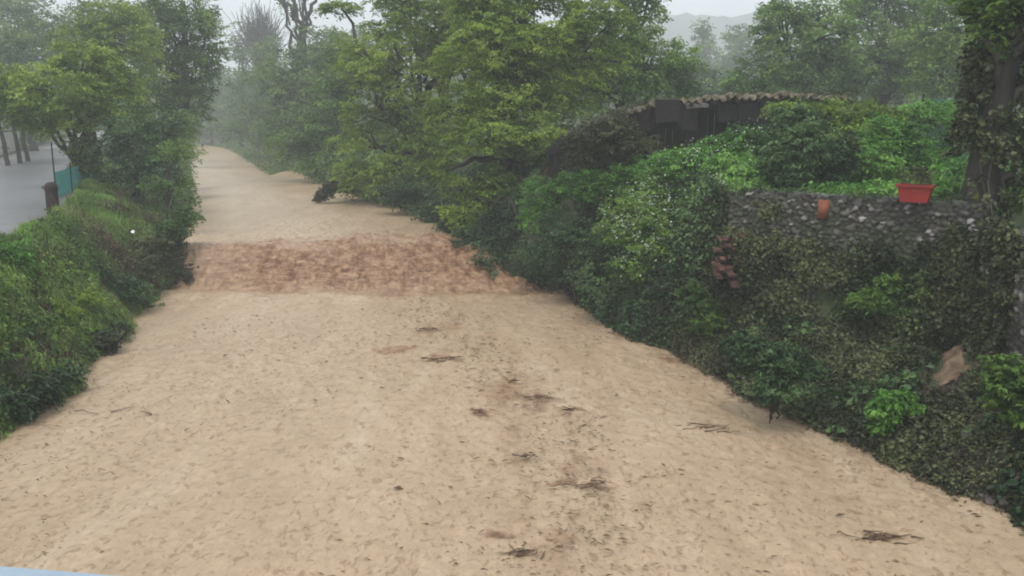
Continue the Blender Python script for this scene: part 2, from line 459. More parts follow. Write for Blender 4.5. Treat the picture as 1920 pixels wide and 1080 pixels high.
Y = Y - churn * (0.09 * fbm(X * 2.6, Z * 2.0, Y * 1.2, o=3, s=67, g=.6) + 0.05 * fbm(X * 7, Z * 1.2, 0.0, o=3, s=69, g=.7))
wt = npmesh('river_water', np.stack([X, Y, Z], -1).reshape(-1, 3), grid_faces(*X.shape), M['water'], attrs={'churn': ch2.ravel()})
tag(wt, kind='structure')

# road sheet with worn verge
ry = np.concatenate([np.arange(-20, 60, 1.0), np.arange(60, 260, 4.0)])
rx = XRD(ry)
def ribbon(name, x0, x1, z, mat, n=6):
    q = np.linspace(0, 1, n)
    Xr = x0[:, None] + (x1 - x0)[:, None] * q[None]
    Yr = np.broadcast_to(ry[:, None], Xr.shape)
    Zr = np.full(Xr.shape, z)
    return tag(npmesh(name, np.stack([Xr, Yr, Zr], -1).reshape(-1, 3), grid_faces(*Xr.shape), mat), kind='structure')
far_up = 0
ribbon('road', rx - ROADW(0), rx - 0.05, ROAD_Z + 0.05, M['asphalt'])
ribbon('road_verge', rx - ROADW(0) - 0.9, rx + 0.35, ROAD_Z + 0.045, M['gravel'])

# far hill
hx = np.linspace(-700, 700, 240)
hy = np.linspace(330, 820, 40)
HX, HY = np.meshgrid(hx, hy)
hz = 2 + sstep(330, 640, HY) * (22 + 48 * sstep(-160, 110, HX)) * (1 + 0.2 * fbm(HX * 0.008, HY * 0.008, o=3, s=91)) + 2.5 * fbm(HX * 0.09, HY * 0.09, o=3, s=92)
tag(npmesh('hill', np.stack([HX, HY, hz], -1).reshape(-1, 3), grid_faces(*HX.shape), M['hill']), kind='structure')

# ------------------------------------------------------------------ foliage machinery
def unit(v):
    return v / (np.linalg.norm(v, axis=-1, keepdims=True) + 1e-9)
def leaves(C, N, D, size, aspect=0.45, shape='diamond', curl=0.15):
    """leaf faces at centres C, normals N, long-axis D"""
    N = unit(N)
    D = unit(D - N * (D * N).sum(-1, keepdims=True))
    S = np.cross(N, D)
    L_ = size[:, None]
    W_ = L_ * aspect
    if shape == 'diamond':
        V = np.stack([C - D * L_ * .5, C + S * W_ * .5 - D * L_ * .05 + N * L_ * curl * .4, C + D * L_ * .5 - N * L_ * curl, C - S * W_ * .5 - D * L_ * .05 + N * L_ * curl * .4], 1)
        n = len(C)
        F = np.arange(n * 4).reshape(n, 4)
        return V.reshape(-1, 3), F, 4
    V = np.stack([C - D * L_ * .5, C + S * W_ * .45 - D * L_ * .2 + N * L_ * .06, C + S * W_ * .4 + D * L_ * .2 + N * L_ * .04,
                  C + D * L_ * .5 - N * L_ * curl, C - S * W_ * .4 + D * L_ * .2 + N * L_ * .04, C - S * W_ * .45 - D * L_ * .2 + N * L_ * .06], 1)
    n = len(C)
    b = np.arange(n)[:, None] * 6
    F = np.concatenate([b + np.array([[0, 1, 2, 3]]), b + np.array([[0, 3, 4, 5]])], 0)
    return V.reshape(-1, 3), F, 6

def clumps(cent, crad, n_per, lsize, flat=0.35, upn=1.0, outc=None, droop=0.3, shape='diamond', aspect=0.5, seedv=None, varspread=0.5):
    """leaf clumps (sprays) round clump centres"""
    k = len(cent)
    n = k * n_per
    ci = np.repeat(np.arange(k), n_per)
    out = unit(cent - outc) if outc is not None else unit(rng.normal(size=(k, 3)))
    out = unit(out + rng.normal(0, 0.5, (k, 3)))
    # spray axis lies roughly horizontal, pointing outward, drooping at its tip
    ax = unit(out * np.array([1, 1, 0.35]))
    side = unit(np.cross(ax, np.array([0, 0, 1.0])))
    u = rng.beta(1.6, 1.3, n) * 2 - 0.9
    v = rng.normal(0, 0.42, n) * (1.15 - np.abs(u) * 0.45)
    wv = rng.normal(0, 1, n) * flat * 0.45
    r = (crad if np.ndim(crad) else np.full(k, crad))[ci][:, None]
    C = cent[ci] + r * (ax[ci] * u[:, None] + side[ci] * v[:, None] + np.array([0, 0, 1.0]) * (wv - droop * np.clip(u, 0, None) ** 2)[:, None])
    N = rng.normal(0, 0.55, (n, 3)) + np.array([0, 0, upn]) + 0.35 * out[ci]
    D = ax[ci] + side[ci] * np.sign(v)[:, None] * 0.7 + rng.normal(0, 0.4, (n, 3)) + np.array([0, 0, -0.3])
    sz = lsize * rng.uniform(0.6, 1.35, n)
    V, F, kk = leaves(C, N, D, sz, aspect, shape)
    cv = rng.random(k) if seedv is None else seedv
    var = np.clip(0.5 + (cv[ci] - 0.5) * 0.9 + rng.normal(0, 0.13, n), 0, 1)
    return V, F, np.repeat(var, kk)

def blob_points(blobs, spacing, fill=0.35, seed=0):
    """clump centres through ellipsoids: dense near the skin, fewer inside, with gaps"""
    P, W = [], []
    for (c, r) in blobs:
        c, r = np.asarray(c, float), np.asarray(r, float)
        area = 4 * np.pi * ((r[0] * r[1]) ** 1.6 / 3 + (r[0] * r[2]) ** 1.6 / 3 + (r[1] * r[2]) ** 1.6 / 3) ** (1 / 1.6)
        n = int(area / spacing ** 2 * 1.5) + 6
        d = unit(rng.normal(size=(n, 3)))
        rad = 1 - fill * 1.6 * rng.random(n) ** 1.6
        lump = 1 + 0.30 * fbm(d[:, 0] * 2.3 + c[0], d[:, 1] * 2.3 + c[1], d[:, 2] * 2.3 + c[2], o=2, s=seed)
        p = c + d * r * (rad * lump)[:, None]
        P.append(p)
    P = np.vstack(P)
    # gaps
    keep = fbm(P[:, 0] * 0.9, P[:, 1] * 0.9, P[:, 2] * 1.3, o=2, s=seed + 9) > -0.42
    return P[keep]

def curve(p0, p1, n=6, sag=0.0, wob=0.05):
    t_ = np.linspace(0, 1, n)[:, None]
    p = p0 + (p1 - p0) * t_
    l = np.linalg.norm(p1 - p0)
    p = p + np.array([0, 0, 1.0]) * (np.sin(t_ * np.pi) * sag * l)
    q = rng.normal(0, wob * l, (n, 3)); q[0] = 0; q[-1] = 0
    return p + q * np.sin(t_ * np.pi)

def tree(name, label, cat, base, blobs, leaf, lsize, spacing, n_per, trunk_r=0.15, bark='bark', group=None,
         crad=None, flat=0.35, upn=1.0, droop=0.3, fill=0.35, stems=1, limb_n=26, shape='diamond', aspect=0.5, lean=None, zmin=None, extra=None, seed=None):
    """thing > trunk, limbs, crown.  base and blobs in world coordinates"""
    base = np.asarray(base, float)
    root = thing(name, label, cat, base, group)
    sd_ = int(rng.integers(0, 9999))
    cents = np.array([b_[0] for b_ in blobs], float)
    rads = np.array([b_[1] for b_ in blobs], float)
    P = blob_points(blobs, spacing, fill, sd_)
    if zmin is not None:
        P = P[P[:, 2] > zmin + 0.05]
    mean = cents.mean(0)
    mean[2] = cents[:, 2].min()
    # nearest blob centre as the "outward" origin
    bi = np.argmin((((P[:, None] - cents[None]) / rads[None]) ** 2).sum(-1), 1)
    outc = cents[bi] - np.array([0, 0, 1.0]) * rads[bi, 2:3] * 0.4
    # one colour value per clump: varies in patches through the crown
    cv = np.clip(0.5 + 0.55 * fbm(P[:, 0] * 0.7, P[:, 1] * 0.7, P[:, 2] * 0.7, o=2, s=sd_ + 3) + rng.normal(0, 0.15, len(P)), 0, 1)
    cr_ = (crad or spacing * 0.9) * rng.uniform(0.7, 1.35, len(P))
    V, F, var = clumps(P, cr_, n_per, lsize, flat, upn, outc, droop, shape, aspect, cv)
    npmesh('crown', V - base, F, M[leaf], root, {'var': var}, smooth=False)
    tr = MB(); lb = MB()
    top = cents[np.argmax(cents[:, 2])]
    fork = base + (mean - base) * 0.55
    fork[2] = max(base[2] + 0.4, mean[2] - 0.3 * (mean[2] - base[2]))
    for s_ in range(stems):
        b0 = np.zeros(3) if stems == 1 else np.array([rng.normal(0, .18), rng.normal(0, .18), 0])
        tgt = (top if s_ == 0 else cents[rng.integers(len(cents))]) - base
        f_ = (fork - base) * rng.uniform(0.8, 1.1) if stems > 1 else fork - base
        lp = np.vstack([curve(b0 - np.array([0, 0, .25]), f_, 7, wob=0.05), curve(f_, tgt, 6, wob=0.05)[1:]])
        rr = np.linspace(1, 0.12, len(lp)) * trunk_r / (stems ** 0.5)
        rr[0] *= 1.5; rr[1] *= 1.12
        tr.tube(lp, rr, 9 if trunk_r > 0.08 else 6)
    for c_ in cents:
        st = base + (fork - base) * rng.uniform(0.7, 1.0)
        lb.tube(curve(st - base, c_ - base, 7, sag=0.08, wob=0.04), np.linspace(trunk_r * .5, trunk_r * .14, 7), 6)
    idx = rng.choice(len(P), min(limb_n, len(P)), replace=False)
    for i_ in idx:
        c_ = cents[bi[i_]]
        st = c_ + (fork - c_) * rng.uniform(0.0, 0.45)
        lb.tube(curve(st - base, P[i_] - base, 5, sag=0.06, wob=0.05), np.linspace(trunk_r * .2, trunk_r * .05, 5), 5)
    tr.build('trunk', M[bark], root, smooth=True)
    lb.build('limbs', M[bark], root, smooth=True)
    if extra: extra(root, base, P)
    return root

def pb(px, py, y, rx, rz, ry=None):
    """blob at picture position px,py standing at depth y, half-sizes in photo pixels"""
    s_ = y / FPX
    return (at_y(px, py, y), (rx * s_, (ry if ry else (rx + rz) * 0.5 * s_), rz * s_))
def gbase(px, y):
    z = 2.0
    for _ in range(3):
        x = (px - 960) / FPX * (y * CP + (CAM_H - z) * SP)
        z = float(GH(x, y))
    return np.array([x, y, z])

def ground_hit(px, py):
    X_, Y_, Z_ = _ray(px, py)
    t_ = np.arange(5, 60, .03)
    h_ = CAM_H + Z_ * t_ - GH(X_ * t_, Y_ * t_)
    k_ = int(np.argmax(h_ < 0))
    return np.array([X_ * t_[k_], Y_ * t_[k_], CAM_H + Z_ * t_[k_]])
SLIP = np.array([ground_hit(1800, 590), ground_hit(1795, 650), ground_hit(1780, 712)])
def off_slip(x, y, rad=.30):
    ok = np.ones(len(x), bool)
    for a_, b_ in zip(SLIP[:-1], SLIP[1:]):
        d_ = b_[:2] - a_[:2]
        t_ = np.clip(((x - a_[0]) * d_[0] + (y - a_[1]) * d_[1]) / (d_ @ d_ + 1e-9), 0, 1)
        ok &= np.hypot(x - a_[0] - d_[0] * t_, y - a_[1] - d_[1] * t_) > rad * (1 + .3 * vnoise(x * 5, y * 5))
    return ok
# ------------------------------------------------------------------ trees and shrubs, left side
tree('roadside_tree', 'small dark leafy tree overhanging the wet road beside the teal netting', 'tree', gbase(152, 31),
     [pb(95, 165, 30, 100, 50), pb(30, 190, 30, 55, 40), pb(155, 120, 30.5, 65, 40), pb(205, 170, 31, 55, 60), pb(130, 215, 30.5, 75, 38), pb(228, 210, 31, 40, 50), pb(75, 225, 30, 50, 25), pb(195, 110, 31, 25, 20), pb(155, 275, 30.8, 26, 34), pb(165, 310, 30.5, 16, 22)],
     'leaf_yellow', 0.13, 0.32, 26, 0.20, seed=1)
tree('bank_shrub', 'dense dark shrub on the left bank just behind the roadside tree', 'shrub', gbase(255, 30),
     [pb(250, 270, 29, 60, 65), pb(285, 320, 28, 55, 45), pb(225, 300, 29.5, 45, 40), pb(290, 235, 31, 40, 45)],
     'leaf_deep', 0.11, 0.3, 30, 0.10, stems=4, fill=.5)
tree('bank_sapling', 'thin sapling with a bare lower stem at the left waterline', 'tree', gbase(313, 25.5),
     [pb(318, 310, 25.5, 30, 38), pb(300, 340, 25.5, 26, 22), pb(335, 330, 25.5, 22, 25)],
     'leaf_mid', 0.10, 0.26, 22, 0.05, stems=1)
tree('waterside_bush', 'low rounded bush leaning over the left edge of the river above the weir', 'shrub', gbase(340, 23.2),
     [pb(345, 408, 23.4, 24, 20), pb(322, 425, 23, 28, 22)], 'leaf_mid', 0.09, 0.22, 30, 0.04, stems=3, fill=.5)
tree('waterside_bush', 'brownish low bush at the left water edge below the sapling', 'shrub', gbase(330, 27.5),
     [pb(325, 375, 27.5, 30, 16), pb(300, 360, 27.5, 30, 20)], 'leaf_olive', 0.09, 0.24, 26, 0.04, stems=3, fill=.5)
tree('bank_tree', 'tall mid green tree on the left bank with its crown edge against the sky', 'tree', gbase(330, 46),
     [pb(330, 70, 46, 75, 70), pb(385, 75, 46, 35, 60), pb(365, 130, 46, 48, 50), pb(290, 150, 46, 60, 55), pb(350, 190, 46, 45, 45), pb(280, 40, 46, 60, 60), pb(345, 5, 46, 55, 45), pb(320, 245, 46, 38, 30)],
     'leaf_mid', 0.16, 0.48, 26, 0.30, limb_n=40)
tree('bank_tree', 'yellow green tree behind the roadside tree, left of the tallest left crown', 'tree', gbase(215, 42),
     [pb(225, 75, 41, 65, 55), pb(160, 70, 41, 60, 32), pb(245, 130, 41, 55, 50), pb(200, 30, 41, 50, 30), pb(240, 200, 41, 45, 40), pb(170, 130, 41, 40, 40)],
     'leaf_yellow', 0.15, 0.42, 26, 0.22)
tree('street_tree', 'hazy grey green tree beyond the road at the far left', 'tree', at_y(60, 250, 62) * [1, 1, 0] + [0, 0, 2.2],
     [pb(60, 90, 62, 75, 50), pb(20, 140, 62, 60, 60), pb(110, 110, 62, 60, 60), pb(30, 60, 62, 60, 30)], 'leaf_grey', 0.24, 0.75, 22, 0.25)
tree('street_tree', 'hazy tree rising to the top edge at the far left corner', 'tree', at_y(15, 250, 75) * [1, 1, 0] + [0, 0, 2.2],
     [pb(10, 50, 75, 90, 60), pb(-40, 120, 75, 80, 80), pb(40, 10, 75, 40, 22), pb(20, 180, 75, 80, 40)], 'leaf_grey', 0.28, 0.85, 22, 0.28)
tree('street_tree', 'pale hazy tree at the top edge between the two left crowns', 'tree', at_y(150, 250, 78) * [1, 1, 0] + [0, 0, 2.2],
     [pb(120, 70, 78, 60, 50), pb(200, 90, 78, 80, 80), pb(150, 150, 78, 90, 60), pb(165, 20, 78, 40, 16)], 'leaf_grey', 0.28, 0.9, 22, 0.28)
for (px, y_, lab) in ((14, 44, 'leftmost thin trunk in front of the pale wall across the road'), (36, 46, 'middle one of three thin trunks in front of the pale wall'), (52, 48, 'rightmost of three thin trunks in front of the pale wall')):
    b_ = at_y(px, 290, y_); b_[2] = float(GH(b_[0], y_))
    st_ = thing('street_sapling', lab, 'tree', b_, 'thin trees across the road')
    mb = MB(); mb.tube(curve(np.array([0, 0, -.1]), np.array([rng.normal(0, .15), 0, 3.2]), 7, wob=.015), np.linspace(.13, .07, 7), 8); mb.build('trunk', M['bark'], st_, smooth=True)
    P = blob_points([((0, 0, 3.2), (1.0, 1.0, .8)), ((.4, 0, 4.0), (.9, .9, .8))], .4, .5, 7)
    V, F, var = clumps(P, .4, 22, .14, .4, 1, np.array([0, 0, 3.]), .3)
    npmesh('crown', V, F, M['leaf_deep'], st_, {'var': var}, smooth=False)
# bushes along the left water edge going upstream
for (px, y, bl, mat, lab) in (
    (345, 37, [pb(335, 275, 37, 34, 45), pb(318, 235, 37, 36, 40)], 'leaf_mid', 'leafy bush on the left bank above the sapling, hanging to the water'),
    (345, 52, [pb(338, 225, 52, 28, 40), pb(330, 190, 52, 30, 36)], 'leaf_grey', 'greyish bush on the left bank where the river narrows'),
    (352, 74, [pb(340, 215, 74, 24, 36), pb(356, 180, 74, 22, 30)], 'leaf_grey', 'hazy bush on the left bank near the far bend')):
    tree('bank_bush', lab, 'shrub', gbase(px - 12, y), bl, mat, 0.0033 * y, 0.0105 * y, 26, 0.07, stems=3, fill=.5)

# ------------------------------------------------------------------ trees closing the far bend and the right bank row
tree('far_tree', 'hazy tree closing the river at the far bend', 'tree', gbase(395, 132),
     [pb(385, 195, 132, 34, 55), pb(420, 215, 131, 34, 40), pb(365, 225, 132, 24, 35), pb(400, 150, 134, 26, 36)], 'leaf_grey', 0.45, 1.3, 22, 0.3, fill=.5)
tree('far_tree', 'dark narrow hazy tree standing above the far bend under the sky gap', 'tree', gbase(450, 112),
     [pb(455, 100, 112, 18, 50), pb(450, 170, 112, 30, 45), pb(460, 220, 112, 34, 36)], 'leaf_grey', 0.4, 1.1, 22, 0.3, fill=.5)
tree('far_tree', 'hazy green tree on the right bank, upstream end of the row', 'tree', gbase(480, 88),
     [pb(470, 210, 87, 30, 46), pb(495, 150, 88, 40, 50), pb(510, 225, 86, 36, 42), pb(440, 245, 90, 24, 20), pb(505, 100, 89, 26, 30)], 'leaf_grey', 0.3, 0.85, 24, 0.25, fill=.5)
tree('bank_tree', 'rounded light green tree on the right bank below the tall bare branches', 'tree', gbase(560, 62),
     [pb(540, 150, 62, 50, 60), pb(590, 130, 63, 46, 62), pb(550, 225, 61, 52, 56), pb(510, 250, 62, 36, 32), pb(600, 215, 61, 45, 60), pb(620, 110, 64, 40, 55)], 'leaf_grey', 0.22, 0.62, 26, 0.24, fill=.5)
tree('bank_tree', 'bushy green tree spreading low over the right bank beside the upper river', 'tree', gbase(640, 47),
     [pb(560, 270, 47, 50, 36), pb(610, 240, 47, 50, 60), pb(640, 170, 47, 50, 60), pb(640, 290, 46, 50, 48), pb(590, 310, 46, 30, 20), pb(650, 120, 48, 40, 50)], 'leaf_mid', 0.17, 0.48, 28, 0.2, fill=.5)
tr_ = tree('tall_sparse_tree', 'tall thin tree with dark bare forking branches against the sky', 'tree', gbase(572, 70),
     [pb(548, 18, 70, 18, 16), pb(565, 50, 70, 20, 14), pb(575, -20, 70, 26, 30), pb(530, 0, 70, 12, 8)], 'leaf_grey', 0.2, 0.9, 12, 0.42, limb_n=30, fill=.8)
fb = MB()
b0_ = np.array(tr_.location)
for (a_, c_) in (((572, 190), (571, -60)), ((571, 60), (520, -30)), ((556, 35), (545, -40)), ((571, 40), (600, -20)), ((540, 12), (512, -8)), ((571, 90), (545, 60))):
    fb.tube(curve(at_y(*a_, 70) - b0_, at_y(*c_, 70) - b0_, 7, wob=.03), np.linspace(.22, .07, 7), 6)
fb.build('bare_branches', M['bark'], tr_, smooth=True)
# pale leafless tree in the gap
pt = thing('leafless_tree', 'pale pinkish leafless tree in the sky gap above the far river', 'tree', gbase(492, 105))
b0_ = np.array(pt.location); tk = MB(); tw = MB()
c0_ = at_y(492, 150, 105) - b0_
tk.tube(curve(np.zeros(3), c0_, 6, wob=.02), np.linspace(.35, .2, 6), 8)
for i in range(90):
    e_ = at_y(490 + rng.normal(0, 22), 48 + rng.normal(0, 20), 105 + rng.normal(0, 1.5)) - b0_
    tw.tube(curve(c0_ * rng.uniform(.85, 1), e_, 6, sag=.1, wob=.05), np.linspace(.09, .03, 6), 4)
    m_ = c0_ + (e_ - c0_) * .6
    for k in range(3):
        tw.tube(curve(m_, e_ + rng.normal(0, .9, 3), 4, wob=.05), np.linspace(.045, .02, 4), 4)
tk.build('trunk', M['bark_pale'], pt, smooth=True); tw.build('branches', M['bark_pale'], pt, smooth=True)

# the big trees over the right bank
tree('robinia_tree', 'large yellow green tree leaning over the river, left of the two big right bank trees', 'tree', gbase(815, 35),
     [pb(700, 190, 34, 55, 55), pb(770, 120, 34, 70, 62), pb(695, 110, 35, 60, 50), pb(720, 55, 35, 50, 22), pb(800, 40, 34, 80, 45), pb(690, 275, 34, 55, 50), pb(740, 320, 34, 60, 50), pb(800, 270, 33.5, 50, 55), pb(760, 210, 34, 55, 50), pb(870, -20, 34, 90, 45), pb(640, 15, 36, 36, 12), pb(660, 330, 34, 36, 25), pb(850, 130, 34, 70, 70), pb(870, 50, 34, 70, 50), pb(760, 0, 35, 70, 30), pb(830, 350, 34, 60, 50)],
     'leaf_yellow', 0.14, 0.36, 28, 0.30, limb_n=60, aspect=.42, flat=.25, droop=.5)
tree('robinia_tree', 'largest tree with layered drooping sprays in front of the old shed', 'tree', gbase(960, 27.5),
     [pb(940, 90, 27, 90, 70), pb(860, 200, 26.5, 60, 40), pb(1020, 60, 27.5, 90, 70), pb(900, 260, 26, 80, 38), pb(960, 180, 27, 90, 50), pb(1040, 170, 27.5, 70, 55), pb(850, 315, 26, 55, 32), pb(930, 340, 26, 60, 40), pb(1010, 255, 26.5, 60, 45), pb(1100, 80, 28, 80, 80), pb(980, -20, 28, 120, 50), pb(880, 390, 26, 50, 32), pb(1000, 120, 28.5, 90, 60), pb(900, 30, 28, 60, 50), pb(970, 310, 27, 60, 50), pb(860, 120, 28, 50, 50)],
     'leaf_yellow', 0.125, 0.30, 30, 0.32, limb_n=80, aspect=.42, flat=.22, droop=.55)
tree('garden_tree', 'tall green tree behind the big robinia, rising above the left end of the shed roof', 'tree', gbase(1160, 34),
     [pb(1150, 60, 33, 90, 75), pb(1210, 120, 33, 75, 60), pb(1130, 160, 33, 60, 50), pb(1190, -10, 33, 70, 50), pb(1275, 120, 33, 42, 40), pb(1240, 170, 33, 60, 30)],
     'leaf_mid', 0.14, 0.38, 28, 0.28, limb_n=50)
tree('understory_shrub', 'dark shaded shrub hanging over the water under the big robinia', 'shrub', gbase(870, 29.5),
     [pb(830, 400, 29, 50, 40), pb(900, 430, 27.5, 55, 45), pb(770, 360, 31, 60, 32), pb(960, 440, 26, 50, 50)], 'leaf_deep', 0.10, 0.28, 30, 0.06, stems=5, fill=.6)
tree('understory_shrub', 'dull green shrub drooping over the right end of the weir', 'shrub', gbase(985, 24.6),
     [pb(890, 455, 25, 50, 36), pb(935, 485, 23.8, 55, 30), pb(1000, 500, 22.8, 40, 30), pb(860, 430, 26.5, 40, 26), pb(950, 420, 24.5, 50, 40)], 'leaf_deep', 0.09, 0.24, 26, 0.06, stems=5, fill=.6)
tree('understory_shrub', 'grey green shrub trailing into the river on the right bank above the weir', 'shrub', gbase(705, 37),
     [pb(690, 340, 36.5, 50, 34), pb(640, 345, 37, 30, 20), pb(740, 365, 35, 40, 18)], 'leaf_grey', 0.12, 0.32, 26, 0.06, stems=4, fill=.6)
tree('trailing_branch', 'small leafy branch drooping into the upper river', 'branch', at_y(668, 335, 36.3),
     [pb(645, 345, 35.5, 22, 14), pb(612, 360, 35.5, 16, 14), pb(625, 350, 35.5, 20, 10), pb(600, 370, 35.5, 10, 10), pb(652, 366, 35.5, 9, 13)], 'leaf_olive', 0.11, 0.12, 10, 0.05, fill=.8, limb_n=24)

# trees behind the garden
tree('garden_tree', 'bushy tree right of the sky gap behind the shed', 'tree', at_y(1490, 240, 40) * [1, 1, 0] + [0, 0, 2.9],
     [pb(1470, 60, 40, 60, 55), pb(1430, 150, 40, 60, 40), pb(1500, 140, 40, 80, 50), pb(1550, 50, 40, 75, 55), pb(1390, 160, 40, 30, 22), pb(1560, 150, 40, 60, 50), pb(1450, 20, 40, 30, 20)],
     'leaf_mid', 0.17, 0.46, 26, 0.28, limb_n=50)
tree('garden_tree', 'broad grey green tree in the middle of the right background', 'tree', at_y(1650, 240, 46) * [1, 1, 0] + [0, 0, 2.9],
     [pb(1640, 70, 46, 80, 75), pb(1600, 150, 45, 60, 45), pb(1700, 140, 46, 80, 55), pb(1660, 0, 46, 90, 40), pb(1740, 50, 46, 60, 60)],
     'leaf_grey', 0.18, 0.5, 26, 0.28, limb_n=40)
tree('garden_tree', 'green tree at the right background, next to the ivy covered trunk', 'tree', at_y(1800, 240, 37) * [1, 1, 0] + [0, 0, 2.9],
     [pb(1790, 60, 37, 80, 70), pb(1760, 140, 37, 60, 50), pb(1850, 130, 37, 70, 70), pb(1820, -10, 37, 90, 50), pb(1920, 80, 37, 70, 80)],
     'leaf_mid', 0.15, 0.42, 26, 0.28, limb_n=40)
tree('garden_tree', 'low hazy tree filling the gap behind the shed roof', 'tree', at_y(1340, 240, 62) * [1, 1, 0] + [0, 0, 2.9],
     [pb(1330, 165, 62, 60, 35), pb(1280, 150, 62, 50, 40), pb(1400, 180, 62, 50, 30), pb(1460, 170, 62, 60, 40)], 'leaf_grey', 0.26, 0.7, 24, 0.25, fill=.5)
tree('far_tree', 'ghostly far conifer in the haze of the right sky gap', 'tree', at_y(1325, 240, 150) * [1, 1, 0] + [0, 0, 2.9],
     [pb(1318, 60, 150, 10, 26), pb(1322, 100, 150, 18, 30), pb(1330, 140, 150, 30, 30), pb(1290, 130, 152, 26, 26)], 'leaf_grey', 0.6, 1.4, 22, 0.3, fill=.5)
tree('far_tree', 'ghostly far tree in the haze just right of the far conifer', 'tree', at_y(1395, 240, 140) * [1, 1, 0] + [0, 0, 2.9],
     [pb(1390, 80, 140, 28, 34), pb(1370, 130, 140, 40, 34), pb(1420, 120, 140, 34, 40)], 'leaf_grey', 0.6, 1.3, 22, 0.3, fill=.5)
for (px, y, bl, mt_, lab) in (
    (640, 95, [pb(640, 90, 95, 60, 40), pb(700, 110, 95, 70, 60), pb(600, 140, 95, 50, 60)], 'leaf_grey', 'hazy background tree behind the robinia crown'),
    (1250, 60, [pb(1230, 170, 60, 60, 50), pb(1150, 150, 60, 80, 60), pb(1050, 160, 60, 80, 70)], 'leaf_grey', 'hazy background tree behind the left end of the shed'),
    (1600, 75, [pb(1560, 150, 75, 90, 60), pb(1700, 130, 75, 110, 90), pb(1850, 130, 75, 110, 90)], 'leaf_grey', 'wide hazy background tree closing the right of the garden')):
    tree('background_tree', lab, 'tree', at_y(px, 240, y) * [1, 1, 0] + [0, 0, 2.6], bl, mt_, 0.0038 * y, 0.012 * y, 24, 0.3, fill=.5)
# far woods that read as one mass
bw = []
for i in range(60):
    y = rng.uniform(135, 185)
    bw.append(((rng.uniform(-120, 130), y, 3 + rng.uniform(0, 4)), (rng.uniform(7, 11), 6, rng.uniform(5, 8))))
P = blob_points(bw, 1.5, .2, 5)
V, F, var = clumps(P, 1.5, 14, 0.6, .5, 1, None, .3)
tag(npmesh('far_woods', V, F, M['leaf_grey'], None, {'var': var}, smooth=False), 'far off band of hazy woods beyond the bend', 'woods', kind='stuff')

# ------------------------------------------------------------------ garden shrubs on the right
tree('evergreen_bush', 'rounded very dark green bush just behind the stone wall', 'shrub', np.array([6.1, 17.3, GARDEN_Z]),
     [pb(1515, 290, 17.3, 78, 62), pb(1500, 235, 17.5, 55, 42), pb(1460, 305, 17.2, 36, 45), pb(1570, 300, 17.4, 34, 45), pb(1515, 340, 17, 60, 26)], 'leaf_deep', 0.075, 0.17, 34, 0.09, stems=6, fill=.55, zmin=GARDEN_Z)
tree('garden_bush', 'yellow green bush climbing over the right end of the shed roof', 'shrub', gbase(1600, 20.5),
     [pb(1590, 215, 20.5, 60, 28), pb(1500, 205, 20.5, 60, 14), pb(1640, 240, 20, 50, 35), pb(1600, 265, 19.5, 50, 40)], 'leaf_yellow', 0.09, 0.22, 26, 0.08, stems=4, fill=.5)
tree('garden_bush', 'bright green leafy bush behind the red planter', 'shrub', gbase(1670, 18.5),
     [pb(1660, 260, 18.5, 50, 42), pb(1700, 270, 18.5, 34, 40), pb(1640, 310, 18, 50, 36), pb(1700, 320, 18.5, 50, 26)], 'leaf_bright', 0.085, 0.2, 28, 0.05, stems=6, fill=.55)
tree('garden_bush', 'soft green bush at the garden end beside the ivy covered trunk', 'shrub', gbase(1790, 19.5),
     [pb(1770, 300, 19.5, 50, 45), pb(1800, 240, 20, 34, 40), pb(1790, 335, 18, 50, 22), pb(1740, 210, 21, 60, 22)], 'leaf_bright', 0.08, 0.2, 28, 0.05, stems=6, fill=.55)
def flowers(n, size):
    def f(root, base, P):
        cc = P[rng.integers(0, len(P), n // 3 + 1)]
        c_ = cc[rng.integers(0, len(cc), n)] + rng.normal(0, .10, (n, 3)) + np.array([0, -.15, .1])
        V, F, k = leaves(c_, rng.normal(0, .5, (n, 3)) + [0, -.5, .8], rng.normal(size=(n, 3)), size * rng.uniform(.6, 1.3, n), .8)
        npmesh('blossom', V - base, F, M['white_petal'], root, {'var': rng.random(len(V))}, smooth=False)
    return f
tree('flowering_bush', 'bright green bush dotted with white blossom under the shed roof', 'shrub', gbase(1370, 19.8),
     [pb(1370, 290, 19.6, 70, 40), pb(1310, 310, 19.2, 60, 38), pb(1400, 260, 20, 50, 22), pb(1250, 320, 19.5, 50, 34), pb(1400, 320, 18.5, 46, 30)], 'leaf_bright', 0.08, 0.2, 28, 0.05, stems=6, fill=.55, extra=flowers(420, .045))
tree('flowering_bush', 'bush with small white blossom spilling down the right bank above the waterline', 'shrub', gbase(1215, 19.0),
     [pb(1180, 420, 18.6, 55, 50), pb(1240, 450, 18, 55, 45), pb(1290, 400, 18, 50, 50), pb(1210, 380, 19, 50, 36), pb(1340, 370, 17.6, 40, 30), pb(1190, 490, 18, 46, 40)], 'leaf_mid', 0.075, 0.19, 32, 0.05, stems=6, fill=.55, extra=flowers(1300, .045))
tree('garden_bush', 'vivid green nettle patch at the top of the bank in front of the robinia', 'shrub', gbase(1040, 22),
     [pb(1030, 360, 22, 50, 34), pb(1100, 345, 21.5, 60, 36), pb(1180, 340, 21, 55, 36), pb(1010, 400, 22, 40, 36)], 'leaf_bright', 0.08, 0.22, 28, 0.05, stems=6, fill=.55)
tree('garden_bush', 'dull dark bush in front of the shed, under the left end of the roof', 'shrub', gbase(1150, 22.6),
     [pb(1150, 285, 22.4, 60, 40), pb(1110, 310, 22.4, 40, 30), pb(1210, 290, 22, 35, 30), pb(1150, 232, 21.6, 50, 30), pb(1100, 265, 21.6, 45, 40), pb(1195, 262, 21.4, 36, 28)], 'leaf_olive', 0.085, 0.22, 28, 0.06, stems=5, fill=.5)
